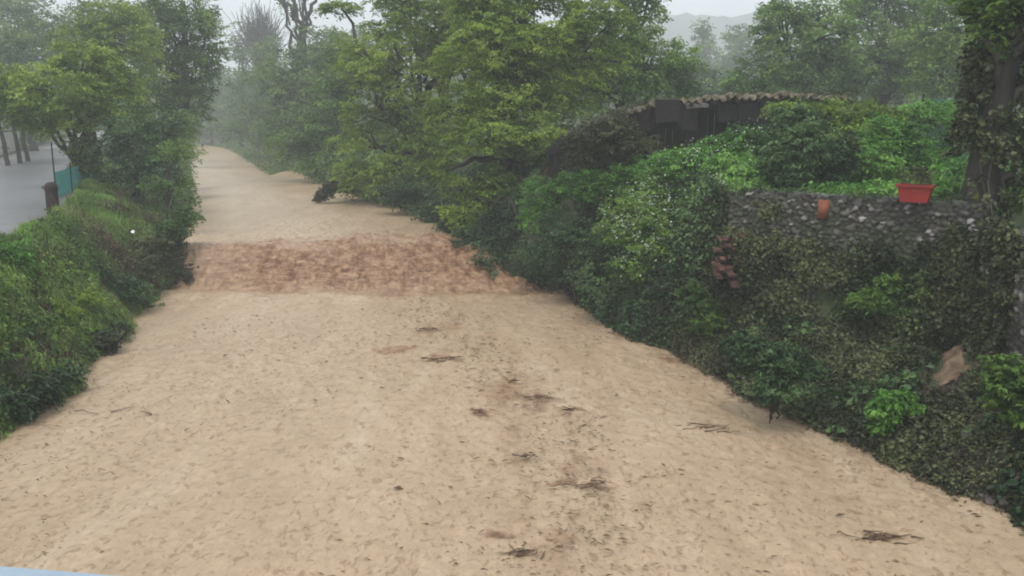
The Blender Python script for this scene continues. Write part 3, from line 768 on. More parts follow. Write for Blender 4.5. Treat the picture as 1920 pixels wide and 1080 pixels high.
tree('bank_bush', 'dark green bush low on the right bank between the robinia and the blossom', 'shrub', gbase(1080, 20.6),
     [pb(1060, 440, 20.5, 55, 50), pb(1120, 470, 19.5, 50, 50), pb(1010, 470, 22, 45, 40), pb(1120, 530, 18.6, 45, 32), pb(1060, 500, 21, 36, 30)], 'leaf_deep', 0.08, 0.22, 30, 0.05, stems=5, fill=.6)
tree('waterside_bush', 'dark glossy bush overhanging the muddy water below the stone wall', 'shrub', gbase(1455, 12.6),
     [pb(1440, 680, 12.3, 62, 44), pb(1400, 650, 12.5, 40, 30), pb(1490, 700, 12, 46, 38), pb(1445, 730, 12, 45, 22)], 'leaf_deep', 0.07, 0.115, 34, 0.03, stems=5, fill=.8, shape='hex')
def near_plant(label, spots, mat, size=.075, sp_=.10, per=16):
    c_ = [ground_hit(px, py + rz) for (px, py, rx, rz) in spots]
    ym = min(q_[1] for q_ in c_)
    bl = [pb(px, py, ym - .25, rx, rz) for (px, py, rx, rz) in spots]
    tree('waterside_plant', label, 'plant', np.mean(c_, 0) + [0, -.05, 0], bl, mat, size, sp_, per, 0.02, stems=5, fill=.6, shape='hex')
near_plant('small bright green plant near the waterline at the right', [(1680, 752, 40, 18), (1650, 775, 28, 16), (1710, 775, 28, 16), (1672, 795, 36, 16)], 'leaf_bright', .085)
near_plant('green weed at the right picture edge below the stone wall', [(1890, 700, 40, 36), (1915, 760, 40, 40), (1870, 740, 26, 26)], 'leaf_mid')
near_plant('leafy green plant growing out of the creepers, left of the clay slide', [(1640, 560, 40, 22), (1670, 530, 26, 20)], 'leaf_mid')
near_plant('mid green weed tuft below the brick pier near the water', [(1330, 600, 40, 30), (1300, 560, 30, 26)], 'leaf_mid')

def bank_plant(label, spots, mat, size, sp_, per, asp=.5, cat='weed', name='bank_weed', st=6):
    c_ = [ground_hit(px, py + rz * .8) for (px, py, rx, rz) in spots]
    bl = [pb(px, py, q_[1] - .1, rx, rz) for (px, py, rx, rz), q_ in zip(spots, c_)]
    tree(name, label, cat, np.mean(c_, 0) + [0, 0, -.05], bl, mat, size, sp_, per, 0.018, stems=st, fill=.7, shape='hex', aspect=asp)
bank_plant('olive brown scrub spilling over the left edge of the weir', [(300, 470, 50, 36), (330, 505, 34, 30), (260, 500, 40, 30), (345, 455, 22, 24)], 'leaf_olive', .07, .15, 18, name='bank_scrub', cat='shrub')
bank_plant('dark straggly scrub above the left water edge just below the weir', [(235, 545, 44, 28), (270, 560, 34, 20), (190, 520, 36, 26)], 'leaf_deep', .08, .16, 18, name='bank_scrub', cat='shrub')
bank_plant('broad leaved pale weed at the left picture edge, halfway down the bank', [(40, 590, 40, 34), (75, 610, 28, 22)], 'leaf_mid', .10, .15, 10, .7)
bank_plant('dark weed clump near the water at the lower left corner of the bank', [(70, 730, 46, 30), (30, 760, 36, 26), (120, 705, 30, 20)], 'leaf_deep', .08, .14, 14, .6)
bank_plant('yellowish weed clump in the middle of the left bank', [(150, 560, 38, 24), (115, 580, 30, 20)], 'leaf_yellow', .07, .14, 14, .4)
bank_plant('tall green weed on the crest of the left bank at the picture edge', [(20, 480, 34, 36), (50, 500, 26, 26)], 'leaf_bright', .08, .15, 12, .4)
bank_plant('low dull bush hanging over the left water edge, halfway between weir and picture edge', [(190, 640, 34, 24), (215, 620, 26, 18)], 'leaf_olive', .07, .13, 16, .6)

# ivy covered trunk at the right edge
base = np.array([7.62, 13.75, 2.0])
iv = thing('ivy_covered_tree', 'thick dark tree trunk wrapped in ivy at the right edge of the picture', 'tree', base)
tk = MB()
tp = np.array([[0, 0, -.6], [0, 0, .3], [-.05, .05, 1.2], [.03, .05, 2.4], [.1, .1, 3.8], [.2, .1, 5.2], [.4, .2, 7.0]])
tk.tube(tp, [.42, .34, .28, .25, .22, .19, .14], 14)
tk.build('trunk', M['bark'], iv, smooth=True)
lb = MB()
for (a_, e_) in (((0.03, .05, 2.6), (.9, -.5, 3.6)), ((.05, .05, 3.0), (-.6, -.4, 4.0)), ((.1, .1, 3.8), (1.2, .3, 5.0)), ((.1, .1, 3.4), (.5, -.9, 4.3)), ((0, 0, 1.3), (.7, -.6, 2.2))):
    lb.tube(curve(np.array(a_), np.array(e_), 7, wob=.05), np.linspace(.09, .03, 7), 7)
for i in range(26):
    th = rng.uniform(0, 6.28); z0 = rng.uniform(.2, 2.4)
    p0 = np.array([math.cos(th) * .32, math.sin(th) * .32, z0])
    lb.tube(np.array([p0, p0 + [rng.normal(0, .06), rng.normal(0, .06), -.4], p0 + [rng.normal(0, .12), rng.normal(0, .12), -1.0]]), [.016, .014, .008], 5)
lb.build('limbs', M['bark_pale'], iv, smooth=True)
n = 1500
zz = rng.uniform(-.2, 4.6, n) ; th = rng.uniform(0, 2 * np.pi, n)
rr = np.interp(zz, [-.2, .5, 1.5, 3, 4.6], [.62, .56, .5, .46, .5]) * rng.uniform(.8, 1.25, n)
P = np.stack([rr * np.cos(th) + .03 * zz, rr * np.sin(th) + .02 * zz, zz], -1)
keep = fbm(P[:, 0] * 2, P[:, 1] * 2, P[:, 2] * 2, o=2, s=3) > -.15
V, F, var = clumps(P[keep], .15, 16, .075, .6, .4, np.array([0, 0, 2.]), .7, 'hex', .75)
npmesh('ivy', V, F, M['leaf_olive'], iv, {'var': var}, smooth=False)
B = [((.3, -.3, 4.0), (1.0, .7, .55)), ((-.35, -.2, 4.35), (.6, .5, .4)), ((1.0, -.3, 3.2), (.6, .6, .6)), ((.8, .1, 2.3), (.5, .5, .4)), ((0.2, 0, 5.0), (1.3, 1.0, .6)), ((.9, -.5, 1.4), (.45, .4, .4))]
P = blob_points(B, .17, .5, 4)
V, F, var = clumps(P, .17, 20, .085, .4, 1, np.array([.3, 0, 3.]), .5, 'hex', .6)
npmesh('crown', V, F, M['leaf_mid'], iv, {'var': var}, smooth=False)

# ------------------------------------------------------------------ ground cover on the banks
def cover(name, label, n, xf, yr, hmax, size, mat, thr, seed, shape='hex', aspect=.7, up=.5, per=14, cr_=.13, cat='ground cover'):
    y = rng.uniform(*yr, n); q = rng.random(n)
    x = xf(y, q)
    keep = fbm(x * .8, y * .8, o=3, s=seed) > thr
    keep &= off_slip(x, y)
    x, y = x[keep], y[keep]
    z = GH(x, y)
    e = .05
    nx, ny = -(GH(x + e, y) - z) / e, -(GH(x, y + e) - z) / e
    N = unit(np.stack([np.clip(nx, -2, 2), np.clip(ny, -2, 2), np.ones_like(nx)], -1))
    h = hmax * np.clip(.45 + .55 * fbm(x * .9, y * .9, o=2, s=seed + 5), .05, 1.2) * rng.uniform(.2, 1, len(x))
    P = np.stack([x, y, z], -1) + N * h[:, None] * .6 + np.array([0, 0, 1.]) * h[:, None] * .4
    cv = np.clip(.45 + .75 * fbm(x * 1.4, y * 1.4, o=3, s=seed + 7) + rng.normal(0, .18, len(x)), 0, 1)
    V, F, var = clumps(P, cr_ * rng.uniform(.7, 1.4, len(x)), per, size, .6, up, P - N, .4, shape, aspect, cv)
    return tag(npmesh(name, V, F, M[mat], None, {'var': var}, smooth=False), label, cat, kind='stuff')
def grass(name, label, n, xf, yr, hgt, wid, mat, thr, seed, droop=.5, down=0.0, cat='grass'):
    y = rng.uniform(*yr, n); q = rng.random(n)
    x = xf(y, q)
    keep = fbm(x * .9, y * .9, o=3, s=seed) > thr
    keep &= off_slip(x, y, .26)
    x, y = x[keep], y[keep]; n = len(x)
    z = GH(x, y) - .02
    e = .1
    nx, ny = -(GH(x + e, y) - z - .02) / e, -(GH(x, y + e) - z - .02) / e
    dn = np.stack([np.clip(nx, -1.5, 1.5), np.clip(ny, -1.5, 1.5), np.zeros(n)], -1) * .5
    h = hgt * rng.uniform(.5, 1.4, n) * (.7 + .5 * fbm(x * .7, y * .7, o=2, s=seed + 4))
    d = unit(rng.normal(0, .8, (n, 3)) * [1, 1, 0] + dn * .5 + np.array([.0, 0, 0]))
    lean = rng.uniform(.05, .8, n) * (1 + down)
    side = unit(np.cross(d, [0, 0, 1.]))
    B0 = np.stack([x, y, z], -1)
    up = np.array([0, 0, 1.])
    h_ = h[:, None]; l_ = lean[:, None]
    p1 = B0 + up * h_ * .5 + d * h_ * .16 * l_
    p2 = B0 + up * h_ * (.85 - .2 * l_) + d * h_ * .5 * l_
    p3 = B0 + up * h_ * (1.0 - (.45 + droop) * l_) + d * h_ * .95 * l_
    w_ = wid * rng.uniform(.6, 1.4, n)[:, None]
    V = np.stack([B0 - side * w_ * .5, B0 + side * w_ * .5, p1 + side * w_ * .5, p1 - side * w_ * .5, p2 + side * w_ * .4, p2 - side * w_ * .4, p3 + side * w_ * .08, p3 - side * w_ * .08], 1).reshape(-1, 3)
    b = np.arange(n)[:, None] * 8
    F = np.concatenate([b + np.array([[0, 1, 2, 3]]), b + np.array([[3, 2, 4, 5]]), b + np.array([[5, 4, 6, 7]])], 0)
    var = np.clip(.5 + .5 * fbm(x * .8, y * .8, o=2, s=seed + 8) + rng.normal(0, .15, n), 0, 1)
    return tag(npmesh(name, V, F, M[mat], None, {'var': np.repeat(var, 8)}, smooth=False), label, cat, kind='stuff')

lbank = lambda y, q: XL(y) - .02 - (XL(y) - XRD(y) - .25) * q
grass('bank_grass', 'tall lush green grass covering the left bank beside the road', 120000, lbank, (6, 30), .33, .014, 'grass', -.55, 101)
grass('bank_grass', 'long drooping grass hanging over the left water edge', 22000, lambda y, q: XL(y) + .1 - 1.0 * q, (6, 24), .34, .013, 'grass', -.3, 131, down=.2)
grass('dry_grass', 'dead straw coloured grass on the lower left bank by the weir', 9000, lambda y, q: XL(y) - 2.2 * q, (17, 30), .4, .012, 'dry', -.25, 111, down=.5)
cover('bank_weeds', 'broad leaved weeds among the grass of the left bank', 2600, lbank, (6, 34), .32, .07, 'leaf_mid', -.2, 121)
cover('dead_weeds', 'brown dead weeds and mud hollows at the foot of the left bank', 2600, lambda y, q: XL(y) - .1 - 1.6 * q, (15, 28), .25, .06, 'dry', .1, 127)
cover('bank_weeds', 'dark leafy weeds on the lower left bank near the picture edge', 2600, lambda y, q: XL(y) - .02 - 1.7 * q, (8, 19), .38, .075, 'leaf_mid', .05, 129)
cover('bank_weeds', 'weeds along the left bank farther upstream', 5000, lambda y, q: XL(y) + .1 - 4.5 * q, (30, 125), .8, .14, 'leaf_grey', -.6, 125, cr_=.4)
grass('tall_grass', 'taller pale seeding grass standing out of the left bank', 3500, lbank, (7, 28), .62, .008, 'dry', .0, 171, droop=.2)
rb = lambda y, q: XR(y) + .05 + (WALLX(y) - XR(y) + .1) * q
cover('bank_ivy', 'dull olive ivy and creepers covering the right bank below the wall', 9000, rb, (5, 17), .24, .065, 'leaf_olive', -.2, 141)
cover('leaf_litter', 'wet brown dead leaves and stalks on the soil of the right bank', 9000, rb, (5, 26), .05, .055, 'rot', -2, 143, per=7)
cover('leaf_litter', 'wet brown dead leaves on the soil of the left bank', 6000, lbank, (6, 30), .05, .055, 'rot', -2, 144, per=6)
cover('bank_creeper', 'small leaved pale creeper trailing down the right bank', 2200, rb, (6, 17), .28, .04, 'leaf_olive', .15, 147, per=20)
cover('bank_creeper', 'large leaved dark creeper low on the right bank', 1500, rb, (6, 16), .34, .11, 'leaf_deep', .1, 148, per=9)
cover('bank_ivy', 'greener ivy patches on the right bank', 4500, rb, (6, 17), .28, .065, 'leaf_bank', .05, 145)
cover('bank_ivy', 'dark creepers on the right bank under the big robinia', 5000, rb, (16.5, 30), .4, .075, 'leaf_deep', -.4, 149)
cover('bank_ivy', 'shaded growth on the right bank farther upstream', 7000, lambda y, q: XR(y) + .05 + 5 * q, (29, 128), .9, .14, 'leaf_grey', -.7, 151, cr_=.45)
grass('dry_grass', 'dead brown grass strands hanging on the right bank', 7000, rb, (7, 24), .24, .009, 'dry', .15, 161, down=.9)
cover('garden_plants', 'bright low plants covering the garden behind the wall', 13000, lambda y, q: WALLX(y) + .45 + 7 * q, (5, 32), .45, .075, 'leaf_bright', -.5, 171)
grass('garden_grass', 'green grass of the garden behind the wall', 32000, lambda y, q: WALLX(y) + .35 + 8 * q, (5, 34), .3, .014, 'grass', -.7, 181)
# field grass farther out on both sides
cover('field_weeds', 'low weeds of the ground beyond the garden', 5000, lambda y, q: WALLX(y) + 6 + 40 * q, (20, 120), .6, .2, 'leaf_grey', -.8, 191, cr_=.6)
cover('field_weeds', 'low weeds beyond the road on the left', 4000, lambda y, q: XRD(y) - ROADW(0) - 1.2 - 30 * q, (20, 120), .6, .2, 'leaf_grey', -.8, 195, cr_=.6)

# ------------------------------------------------------------------ stone wall
WALL_FLIP = True
def stone_wall(name, label, pts, zt, zb, thick, seed, stone=.105, flip=False):
    root = thing(name, label, 'wall', (pts[0][0], pts[0][1], zb))
    base = np.array([pts[0][0], pts[0][1], zb])
    a, b = np.array(pts[0], float), np.array(pts[1], float)
    L_ = np.linalg.norm(b - a); H_ = zt - zb
    d = (b - a) / L_
    nrm = np.array([d[1], -d[0]])          # faces the river
    if nrm[1] > 0: nrm = -nrm
    if flip: nrm = -nrm
    nu, nv = int(L_ / .022), int(H_ / .022)
    U, Vv = np.meshgrid(np.linspace(0, L_, nu), np.linspace(0, H_, nv))
    # voronoi of rubble stones
    gx, gy = int(L_ / stone) + 2, int(H_ / (stone * .7)) + 2
    r2 = np.random.default_rng(seed)
    sx = (np.arange(gx)[None] + r2.uniform(-.4, .4, (gy, gx)) + .5 * (np.arange(gy)[:, None] % 2)) * stone
    sy = (np.arange(gy)[:, None] + r2.uniform(-.35, .35, (gy, gx))) * stone * .7
    ht = r2.uniform(0, 1, gx * gy)
    sx, sy = sx.ravel(), sy.ravel()
    wt_ = r2.choice([.55, .8, 1.0, 1.5], len(sx), p=[.15, .3, .35, .2])
    D1 = np.full(U.size, 9.); D2 = np.full(U.size, 9.); I1 = np.zeros(U.size, int)
    uf, vf = U.ravel(), Vv.ravel()
    for i in range(len(sx)):
        dd = np.hypot(uf - sx[i], (vf - sy[i]) * 1.4) * wt_[i]
        c = dd < D1
        D2 = np.where(c, D1, np.minimum(D2, dd)); I1 = np.where(c, i, I1); D1 = np.where(c, dd, D1)
    edge = np.clip((D2 - D1) / (stone * .35), 0, 1)
    rel = (edge ** .5) * (.035 + .05 * ht[I1]) + .012 * fbm(uf * 14, vf * 14, o=3, s=seed)
    top = np.clip((H_ - vf) / .12, 0, 1)
    P = np.stack([a[0] + d[0] * uf + nrm[0] * rel, a[1] + d[1] * uf + nrm[1] * rel, zb + vf + .05 * fbm(uf * 1.5, 0, o=3, s=seed + 2) * (vf / H_)], -1)
    o = npmesh('stone_face', P - base, grid_faces(nv, nu), M['wall_stone'], root, {'stone': ht[I1], 'edge': edge})
    # rounded top and body behind
    mb = MB()
    c = (a + b) / 2 - nrm * (thick / 2 + .0)
    rot = np.array([[d[0], -nrm[0], 0], [d[1], -nrm[1], 0], [0, 0, 1]])
    mb.box((c[0] - base[0], c[1] - base[1], (zt - zb) / 2 - .03), (L_, thick - .01, zt - zb - .08), rot)
    mb.build('core', M['concrete'], root)
    cp = MB()
    n = int(L_ / .26)
    for i in range(n):
        q = a + d * (i + .5) * L_ / n - nrm * thick * .42
        an = math.atan2(d[1], d[0]) + r2.normal(0, .08)
        rt = np.array([[math.cos(an), -math.sin(an), 0], [math.sin(an), math.cos(an), 0], [0, 0, 1]])
        cp.box((q[0] - base[0], q[1] - base[1], zt - zb + r2.uniform(-.05, .0)), (L_ / n * r2.uniform(.85, 1.05), thick * r2.uniform(.85, 1.1), .10), rt, jit=.014)
    cp.build('coping', M['concrete'], root)
    return root
m, t, p = newmat('rubble_stone')
a1 = t.nodes.new('ShaderNodeAttribute'); a1.attribute_name = 'stone'
a2 = t.nodes.new('ShaderNodeAttribute'); a2.attribute_name = 'edge'
c = ramp(t, [(0.0, (0.025, 0.023, 0.02)), (0.45, (0.06, 0.055, 0.05)), (0.78, (0.13, 0.12, 0.11)), (1.0, (0.42, 0.40, 0.37))])
t.links.new(a1.outputs['Fac'], c.inputs[0])
tc = t.nodes.new('ShaderNodeTexCoord')
n_ = t.nodes.new('ShaderNodeTexNoise'); n_.inputs['Scale'].default_value = 1.5; n_.inputs['Detail'].default_value = 8
t.links.new(tc.outputs['Object'], n_.inputs['Vector'])
c2 = ramp(t, [(0.42, (0, 0, 0)), (0.62, (1, 1, 1))]); t.links.new(n_.outputs['Fac'], c2.inputs[0])
x1 = mixc(0.5, c.outputs[0], (0.045, 0.06, 0.025))
t.links.new(c2.outputs[0], x1.node.inputs[0])
x2 = mixc(a2.outputs['Fac'], (0.03, 0.026, 0.02), x1)
t.links.new(x2, p.inputs['Base Color']); p.inputs['Roughness'].default_value = .75
M['wall_stone'] = m
W0, W1 = (4.04, 15.78), (7.45, 13.32)
stone_wall('stone_wall', 'old rubble stone garden wall with the red planter on its top', (W0, W1), 3.2, .6, .42, 4)
stone_wall('stone_wall', 'grey stone wall at the right picture edge, right of the ivy covered trunk', ((7.42, 13.2), (6.45, 9.4)), 2.95, .3, .42, 9, .15, flip=((13.2 - 9.4) * 1.0 > 0) and WALL_FLIP)
# vines hanging over the wall face
wd = np.array([W1[0] - W0[0], W1[1] - W0[1]]); wl_ = np.linalg.norm(wd); wd = wd / wl_
wn = np.array([wd[1], -wd[0]])
if wn[1] > 0: wn = -wn
def vines(name, label, n, mat, thr, zr, seed, size=.065):
    u = rng.uniform(0, wl_, n); z = rng.uniform(*zr, n)
    k = fbm(u * 1.3, z * 1.3, 5., o=3, s=seed) + .75 * (2.05 - z) > thr
    u, z = u[k], z[k]
    off = .06 + rng.uniform(0, .16, len(u))
    P = np.stack([W0[0] + wd[0] * u + wn[0] * off, W0[1] + wd[1] * u + wn[1] * off, z], -1)
    cv = np.clip(.5 + .6 * fbm(u * 2, z * 2, o=2, s=seed + 1), 0, 1)
    V, F, var = clumps(P, .13, 14, size, .8, .3, P + np.array([-wn[0], -wn[1], .3]), .9, 'hex', .75, cv)
    tag(npmesh(name, V, F, M[mat], None, {'var': var}, smooth=False), label, 'creeper', kind='stuff')
vines('wall_creeper', 'olive creeper climbing the lower half of the stone wall', 2400, 'leaf_olive', .15, (.8, 3.1), 201)
vines('wall_creeper', 'fresh green creeper patches on the stone wall', 1400, 'leaf_bank', .4, (.8, 3.0), 211)

u_ = rng.uniform(-.1, wl_ * .9, 420)
u_ = u_[fbm(u_ * 2, 0, 3., o=2, s=77) > -.25]
P = np.stack([W0[0] + wd[0] * u_ - wn[0] * rng.uniform(-.1, .4, len(u_)), W0[1] + wd[1] * u_ - wn[1] * rng.uniform(-.1, .4, len(u_)), 3.2 + rng.uniform(-.05, .1, len(u_))], -1)
V, F, var = clumps(P, .09, 12, .045, .6, .8, None, .4)
tag(npmesh('wall_top_weeds', V, F, M['leaf_bank'], None, {'var': var}, smooth=False), 'small weeds growing along the top of the stone wall', 'weeds', kind='stuff')

Q0, Q1 = np.array([7.42, 13.2]), np.array([6.45, 9.4])
n = 1500
u = rng.random(n); z = rng.uniform(.5, 3.1, n)
k = fbm(u * 5, z * 1.5, 2., o=3, s=401) + .35 * (z > 2.6) + .6 * (1.5 - z) * (z < 1.5) > .25
u, z = u[k], z[k]
P = np.stack([Q0[0] + (Q1[0] - Q0[0]) * u - .12, Q0[1] + (Q1[1] - Q0[1]) * u, z], -1)
V, F, var = clumps(P, .14, 14, .07, .8, .3, P + np.array([.8, .3, 0]), .9, 'hex', .75)
tag(npmesh('wall_creeper', V, F, M['leaf_olive'], None, {'var': var}, smooth=False), 'creeper on the grey stone wall at the right picture edge', 'creeper', kind='stuff')

# bare clay slip beside the trunk, fallen bricks at the wall end
def rubble(name, label, centre, spread, n, size, mat, cat='rubble', seed=1):
    r2 = np.random.default_rng(seed)
    for i in range(n):
        c = np.array(centre) + r2.normal(0, 1, 3) * spread
        c[2] = float(GH(c[0], c[1])) + .05 + abs(r2.normal(0, spread[2]))
        mb = MB()
        an = r2.uniform(0, 3)
        mb.box((0, 0, 0), (size * r2.uniform(.7, 1.4), size * .6, size * .35), np.array([[math.cos(an), -math.sin(an), 0], [math.sin(an), math.cos(an), .2], [0, -.2, 1]]), jit=size * .05)
        o = mb.build(name, M[mat]); o.location = c
        tag(o, label, cat, group=label)
mb = MB(); r2 = np.random.default_rng(3)
for k in range(10, 25):
    for c_ in range(3):
        if r2.random() < .35: continue
        mb.box((r2.normal(0, .05) + (c_ - 1) * .15, r2.normal(0, .05) - .02 * (25 - k) * .5, k * .066 + r2.normal(0, .012)), (.16 * r2.uniform(.7, 1.1), .2, .058), jit=.007)
bp_ = mb.build('brick_pier', M['brick']); bp_.location = (3.98, 15.62, .85)
tag(bp_, 'crumbling reddish brick pier at the left end of the stone wall', 'brick pier')
rubble('bank_rock', 'wet dark rocks along the right waterline at the lower right', (6.05, 9.3, 0), (.18, .7, .02), 14, .2, 'stone_grey', 'rock', 5)
rubble('bank_rock', 'wet rocks at the right waterline below the small bright plant', (5.3, 11.0, 0), (.15, .5, .02), 8, .18, 'stone_grey', 'rock', 6)
sl = thing('clay_slip', 'bare orange tan clay slide beside the ivy covered trunk', 'bare soil', (6.9, 12.35, 1.0))
r2 = np.random.default_rng(8)
qu, qv = np.meshgrid(np.linspace(-1, 1, 22), np.linspace(-.12, 1.1, 40))
ax_ = SLIP[0][None, None, :2] + (SLIP[2] - SLIP[0])[None, None, :2] * qv[..., None]
dr_ = (SLIP[2] - SLIP[0])[:2]; dr_ = dr_ / np.linalg.norm(dr_); pr_ = np.array([-dr_[1], dr_[0]])
wd_ = (.16 + .10 * qv + .05 * np.sin(qv * 11) + .03 * vnoise(qv * 9, qu * 2)) * np.sin(np.clip((qv + .15) / 1.3, 0, 1) * np.pi) ** .4
xy_ = ax_ + pr_ * (qu * wd_)[..., None]
zz = GH(xy_[..., 0], xy_[..., 1]) + .07 * (1 - qu ** 4) - .02 + .035 * fbm(xy_[..., 0] * 9, xy_[..., 1] * 9, o=3, s=6)
G_ = np.concatenate([xy_, zz[..., None]], -1).reshape(-1, 3)
sl.location = G_[400]
npmesh('slip_face', G_ - G_[400].astype(np.float32), grid_faces(40, 22), M['clay'], sl)

# ------------------------------------------------------------------ red planter and terracotta tile
pc = at_y(1715, 372, 13.75); pc[2] = 3.22
pl = thing('planter', 'red rectangular planter with sparse sprigs standing on the stone wall', 'planter', pc, rz=math.atan2(wd[1], wd[0]))
def tray(mb, w0, d0, w1, d1, z0, z1, th=.012):
    o0 = np.array([[-w0, -d0], [w0, -d0], [w0, d0], [-w0, d0]]) / 2; o1 = np.array([[-w1, -d1], [w1, -d1], [w1, d1], [-w1, d1]]) / 2
    i1 = o1 * (1 - 2 * th / w1); i0 = o0 * (1 - 2 * th / w0)
    V = np.vstack([np.c_[o0, [z0] * 4], np.c_[o1, [z1] * 4], np.c_[i1, [z1] * 4], np.c_[i0, [z0 + .03] * 4]])
    F = []
    for k in range(4):
        j = (k + 1) % 4
        F += [[k, j, 4 + j, 4 + k], [4 + k, 4 + j, 8 + j, 8 + k], [8 + k, 8 + j, 12 + j, 12 + k]]
    F += [[3, 2, 1, 0], [12, 13, 14, 15]]
    mb.add(V, F)
pl.scale = (.84, .84, .84)
mb = MB(); tray(mb, .48, .22, .60, .28, 0, .30); o = mb.build('tub', M['red_pot'], pl)
mb = MB()
for (c_, s_) in (((0, -.15, .315), (.66, .03, .045)), ((0, .15, .315), (.66, .03, .045)), ((-.315, 0, .315), (.03, .27, .045)), ((.315, 0, .315), (.03, .27, .045))): mb.box(c_, s_)
mb.build('rim', M['red_pot'], pl)
mb = MB(); mb.box((0, 0, .26), (.55, .24, .03), jit=.004); mb.build('soil', M['soil'], pl)
mb = MB(); C_ = []
for i in range(34):
    x0 = np.array([rng.uniform(-.24, .24), rng.uniform(-.08, .08), .26]); e_ = x0 + [rng.normal(0, .06), rng.normal(0, .05), rng.uniform(.2, .42)]
    mb.tube(curve(x0, e_, 4, wob=.06), .004, 4); C_.append(e_)
mb.build('sprigs', M['twig'], pl)
V, F, var = clumps(np.array(C_), .08, 13, .06, .5, .7, None, .3)
npmesh('sprig_leaves', V, F, M['leaf_olive'], pl, {'var': var}, smooth=False)
tcn = at_y(1560, 402, 14.25)
mb = MB()
th_ = np.linspace(0, np.pi, 11)
Vt = []
for (z_, r_) in ((-.20, .10), (.20, .125)):
    for rr_ in (r_, r_ - .016):
        Vt += [[rr_ * math.cos(a_), -rr_ * math.sin(a_) * .8, z_] for a_ in th_]
Vt = np.array(Vt); Ft = []
for k in range(10):
    Ft += [[k, k + 1, 22 + k + 1, 22 + k], [11 + k + 1, 11 + k, 33 + k, 33 + k + 1], [k + 1, k, 11 + k, 11 + k + 1], [22 + k, 22 + k + 1, 33 + k + 1, 33 + k]]
mb.add(Vt, Ft)
tt_ = mb.build('terracotta_tile', M['terracotta'], smooth=True)
tt_.scale = (.8, .8, .8)
tt_.location = (W0[0] + wd[0] * 1.72 + wn[0] * .1, W0[1] + wd[1] * 1.72 + wn[1] * .1, 3.0)
tt_.rotation_euler = (-.1, .05, math.atan2(wd[1], wd[0]))
tag(tt_, 'orange curved terracotta tile standing against the top of the stone wall', 'tile')

# green netting screen in the garden
SX = thing('netting_screen', 'flat blue green netting screen on posts at the end of the garden', 'fence', at_y(1770, 300, 21.5) * [1, 1, 0] + [0, 0, GARDEN_Z])
mb = MB()
for i in range(66): mb.box((0, 0, .1 + i * .027), (1.25, .004, .016))
for i in range(30): mb.box((-.61 + i * .042, .006, .98), (.012, .004, 1.78))
mb.build('net', M['green_net'], SX)
for x_ in (-.65, .65):
    mb = MB(); mb.tube([[x_, .02, -.2], [x_, .02, 2.0]], .025, 8); mb.build('post', M['old_wood'], SX, smooth=True)

# ------------------------------------------------------------------ old shed
sb = np.array([5.4, 22.0, GARDEN_Z])
sh = thing('old_shed', 'old open shed with sagging tiled roof and dark timbers in the garden', 'shed', sb)
def roof_z(x):   # height of the front edge along the shed (x relative to shed)
    return np.interp(x, [-4.4, -3.3, -2.7, -1.7, -0.9, 1.0, 3.2], [.75, 1.32, 1.50, 1.78, 1.86, 1.98, 1.93])
D_ = 3.2
for (nm, mt, z_off, y_off) in (('roof', 'roof_tile', 0, 0),):
    mb = MB()
    cols = np.arange(-3.75, 3.25, .19)
    for i, x_ in enumerate(cols):
        for j in range(8):
            if rng.random() < (.10 if j < 2 else .04): continue
            yy_ = -.25 + j * .43
            zz_ = float(roof_z(x_)) - .02 * j * 1.0 + .03 * math.sin(i * 1.9 + j) + rng.normal(0, .02) * (rng.random() < .3) + .035 * math.sin(i * .7) * .5 + rng.normal(0, .012)
            pts = [[x_ + rng.normal(0, .01), yy_, zz_], [x_ + rng.normal(0, .01), yy_ + .24, zz_ + .0], [x_, yy_ + .46, zz_ - .045]]
            mb.tube(pts, np.array([.07, .066, .06]) * rng.uniform(.8, 1.15), 8)
    mb.build(nm, M[mt], sh, smooth=True)
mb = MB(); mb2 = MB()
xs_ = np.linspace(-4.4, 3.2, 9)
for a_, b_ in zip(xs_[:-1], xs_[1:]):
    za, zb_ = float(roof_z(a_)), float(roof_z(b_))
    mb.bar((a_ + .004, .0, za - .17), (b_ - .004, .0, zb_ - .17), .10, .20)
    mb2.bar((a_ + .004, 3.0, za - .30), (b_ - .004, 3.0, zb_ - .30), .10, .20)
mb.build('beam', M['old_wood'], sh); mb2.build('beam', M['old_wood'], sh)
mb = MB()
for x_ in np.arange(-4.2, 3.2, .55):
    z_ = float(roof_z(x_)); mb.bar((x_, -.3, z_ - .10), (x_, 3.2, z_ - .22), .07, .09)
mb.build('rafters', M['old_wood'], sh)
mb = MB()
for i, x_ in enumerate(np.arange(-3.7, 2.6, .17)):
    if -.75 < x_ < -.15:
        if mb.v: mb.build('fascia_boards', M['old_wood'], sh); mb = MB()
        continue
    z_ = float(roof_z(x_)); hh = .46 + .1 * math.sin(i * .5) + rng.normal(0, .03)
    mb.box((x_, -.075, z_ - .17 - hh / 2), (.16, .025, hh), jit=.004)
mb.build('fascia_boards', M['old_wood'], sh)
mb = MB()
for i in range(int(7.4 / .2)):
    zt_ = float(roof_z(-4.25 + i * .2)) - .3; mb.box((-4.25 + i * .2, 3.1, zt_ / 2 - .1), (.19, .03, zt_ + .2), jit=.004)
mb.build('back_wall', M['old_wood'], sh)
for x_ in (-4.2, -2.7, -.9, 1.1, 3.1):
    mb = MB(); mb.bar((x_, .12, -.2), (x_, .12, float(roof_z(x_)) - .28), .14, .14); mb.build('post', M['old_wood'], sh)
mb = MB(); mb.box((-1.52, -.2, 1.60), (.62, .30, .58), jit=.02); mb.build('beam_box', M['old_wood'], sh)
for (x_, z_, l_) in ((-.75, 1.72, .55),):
    mb = MB(); mb.box((x_, -.12, z_), (l_, .02, .07), jit=.02); mb.build('tin_strip', M['tin'], sh)

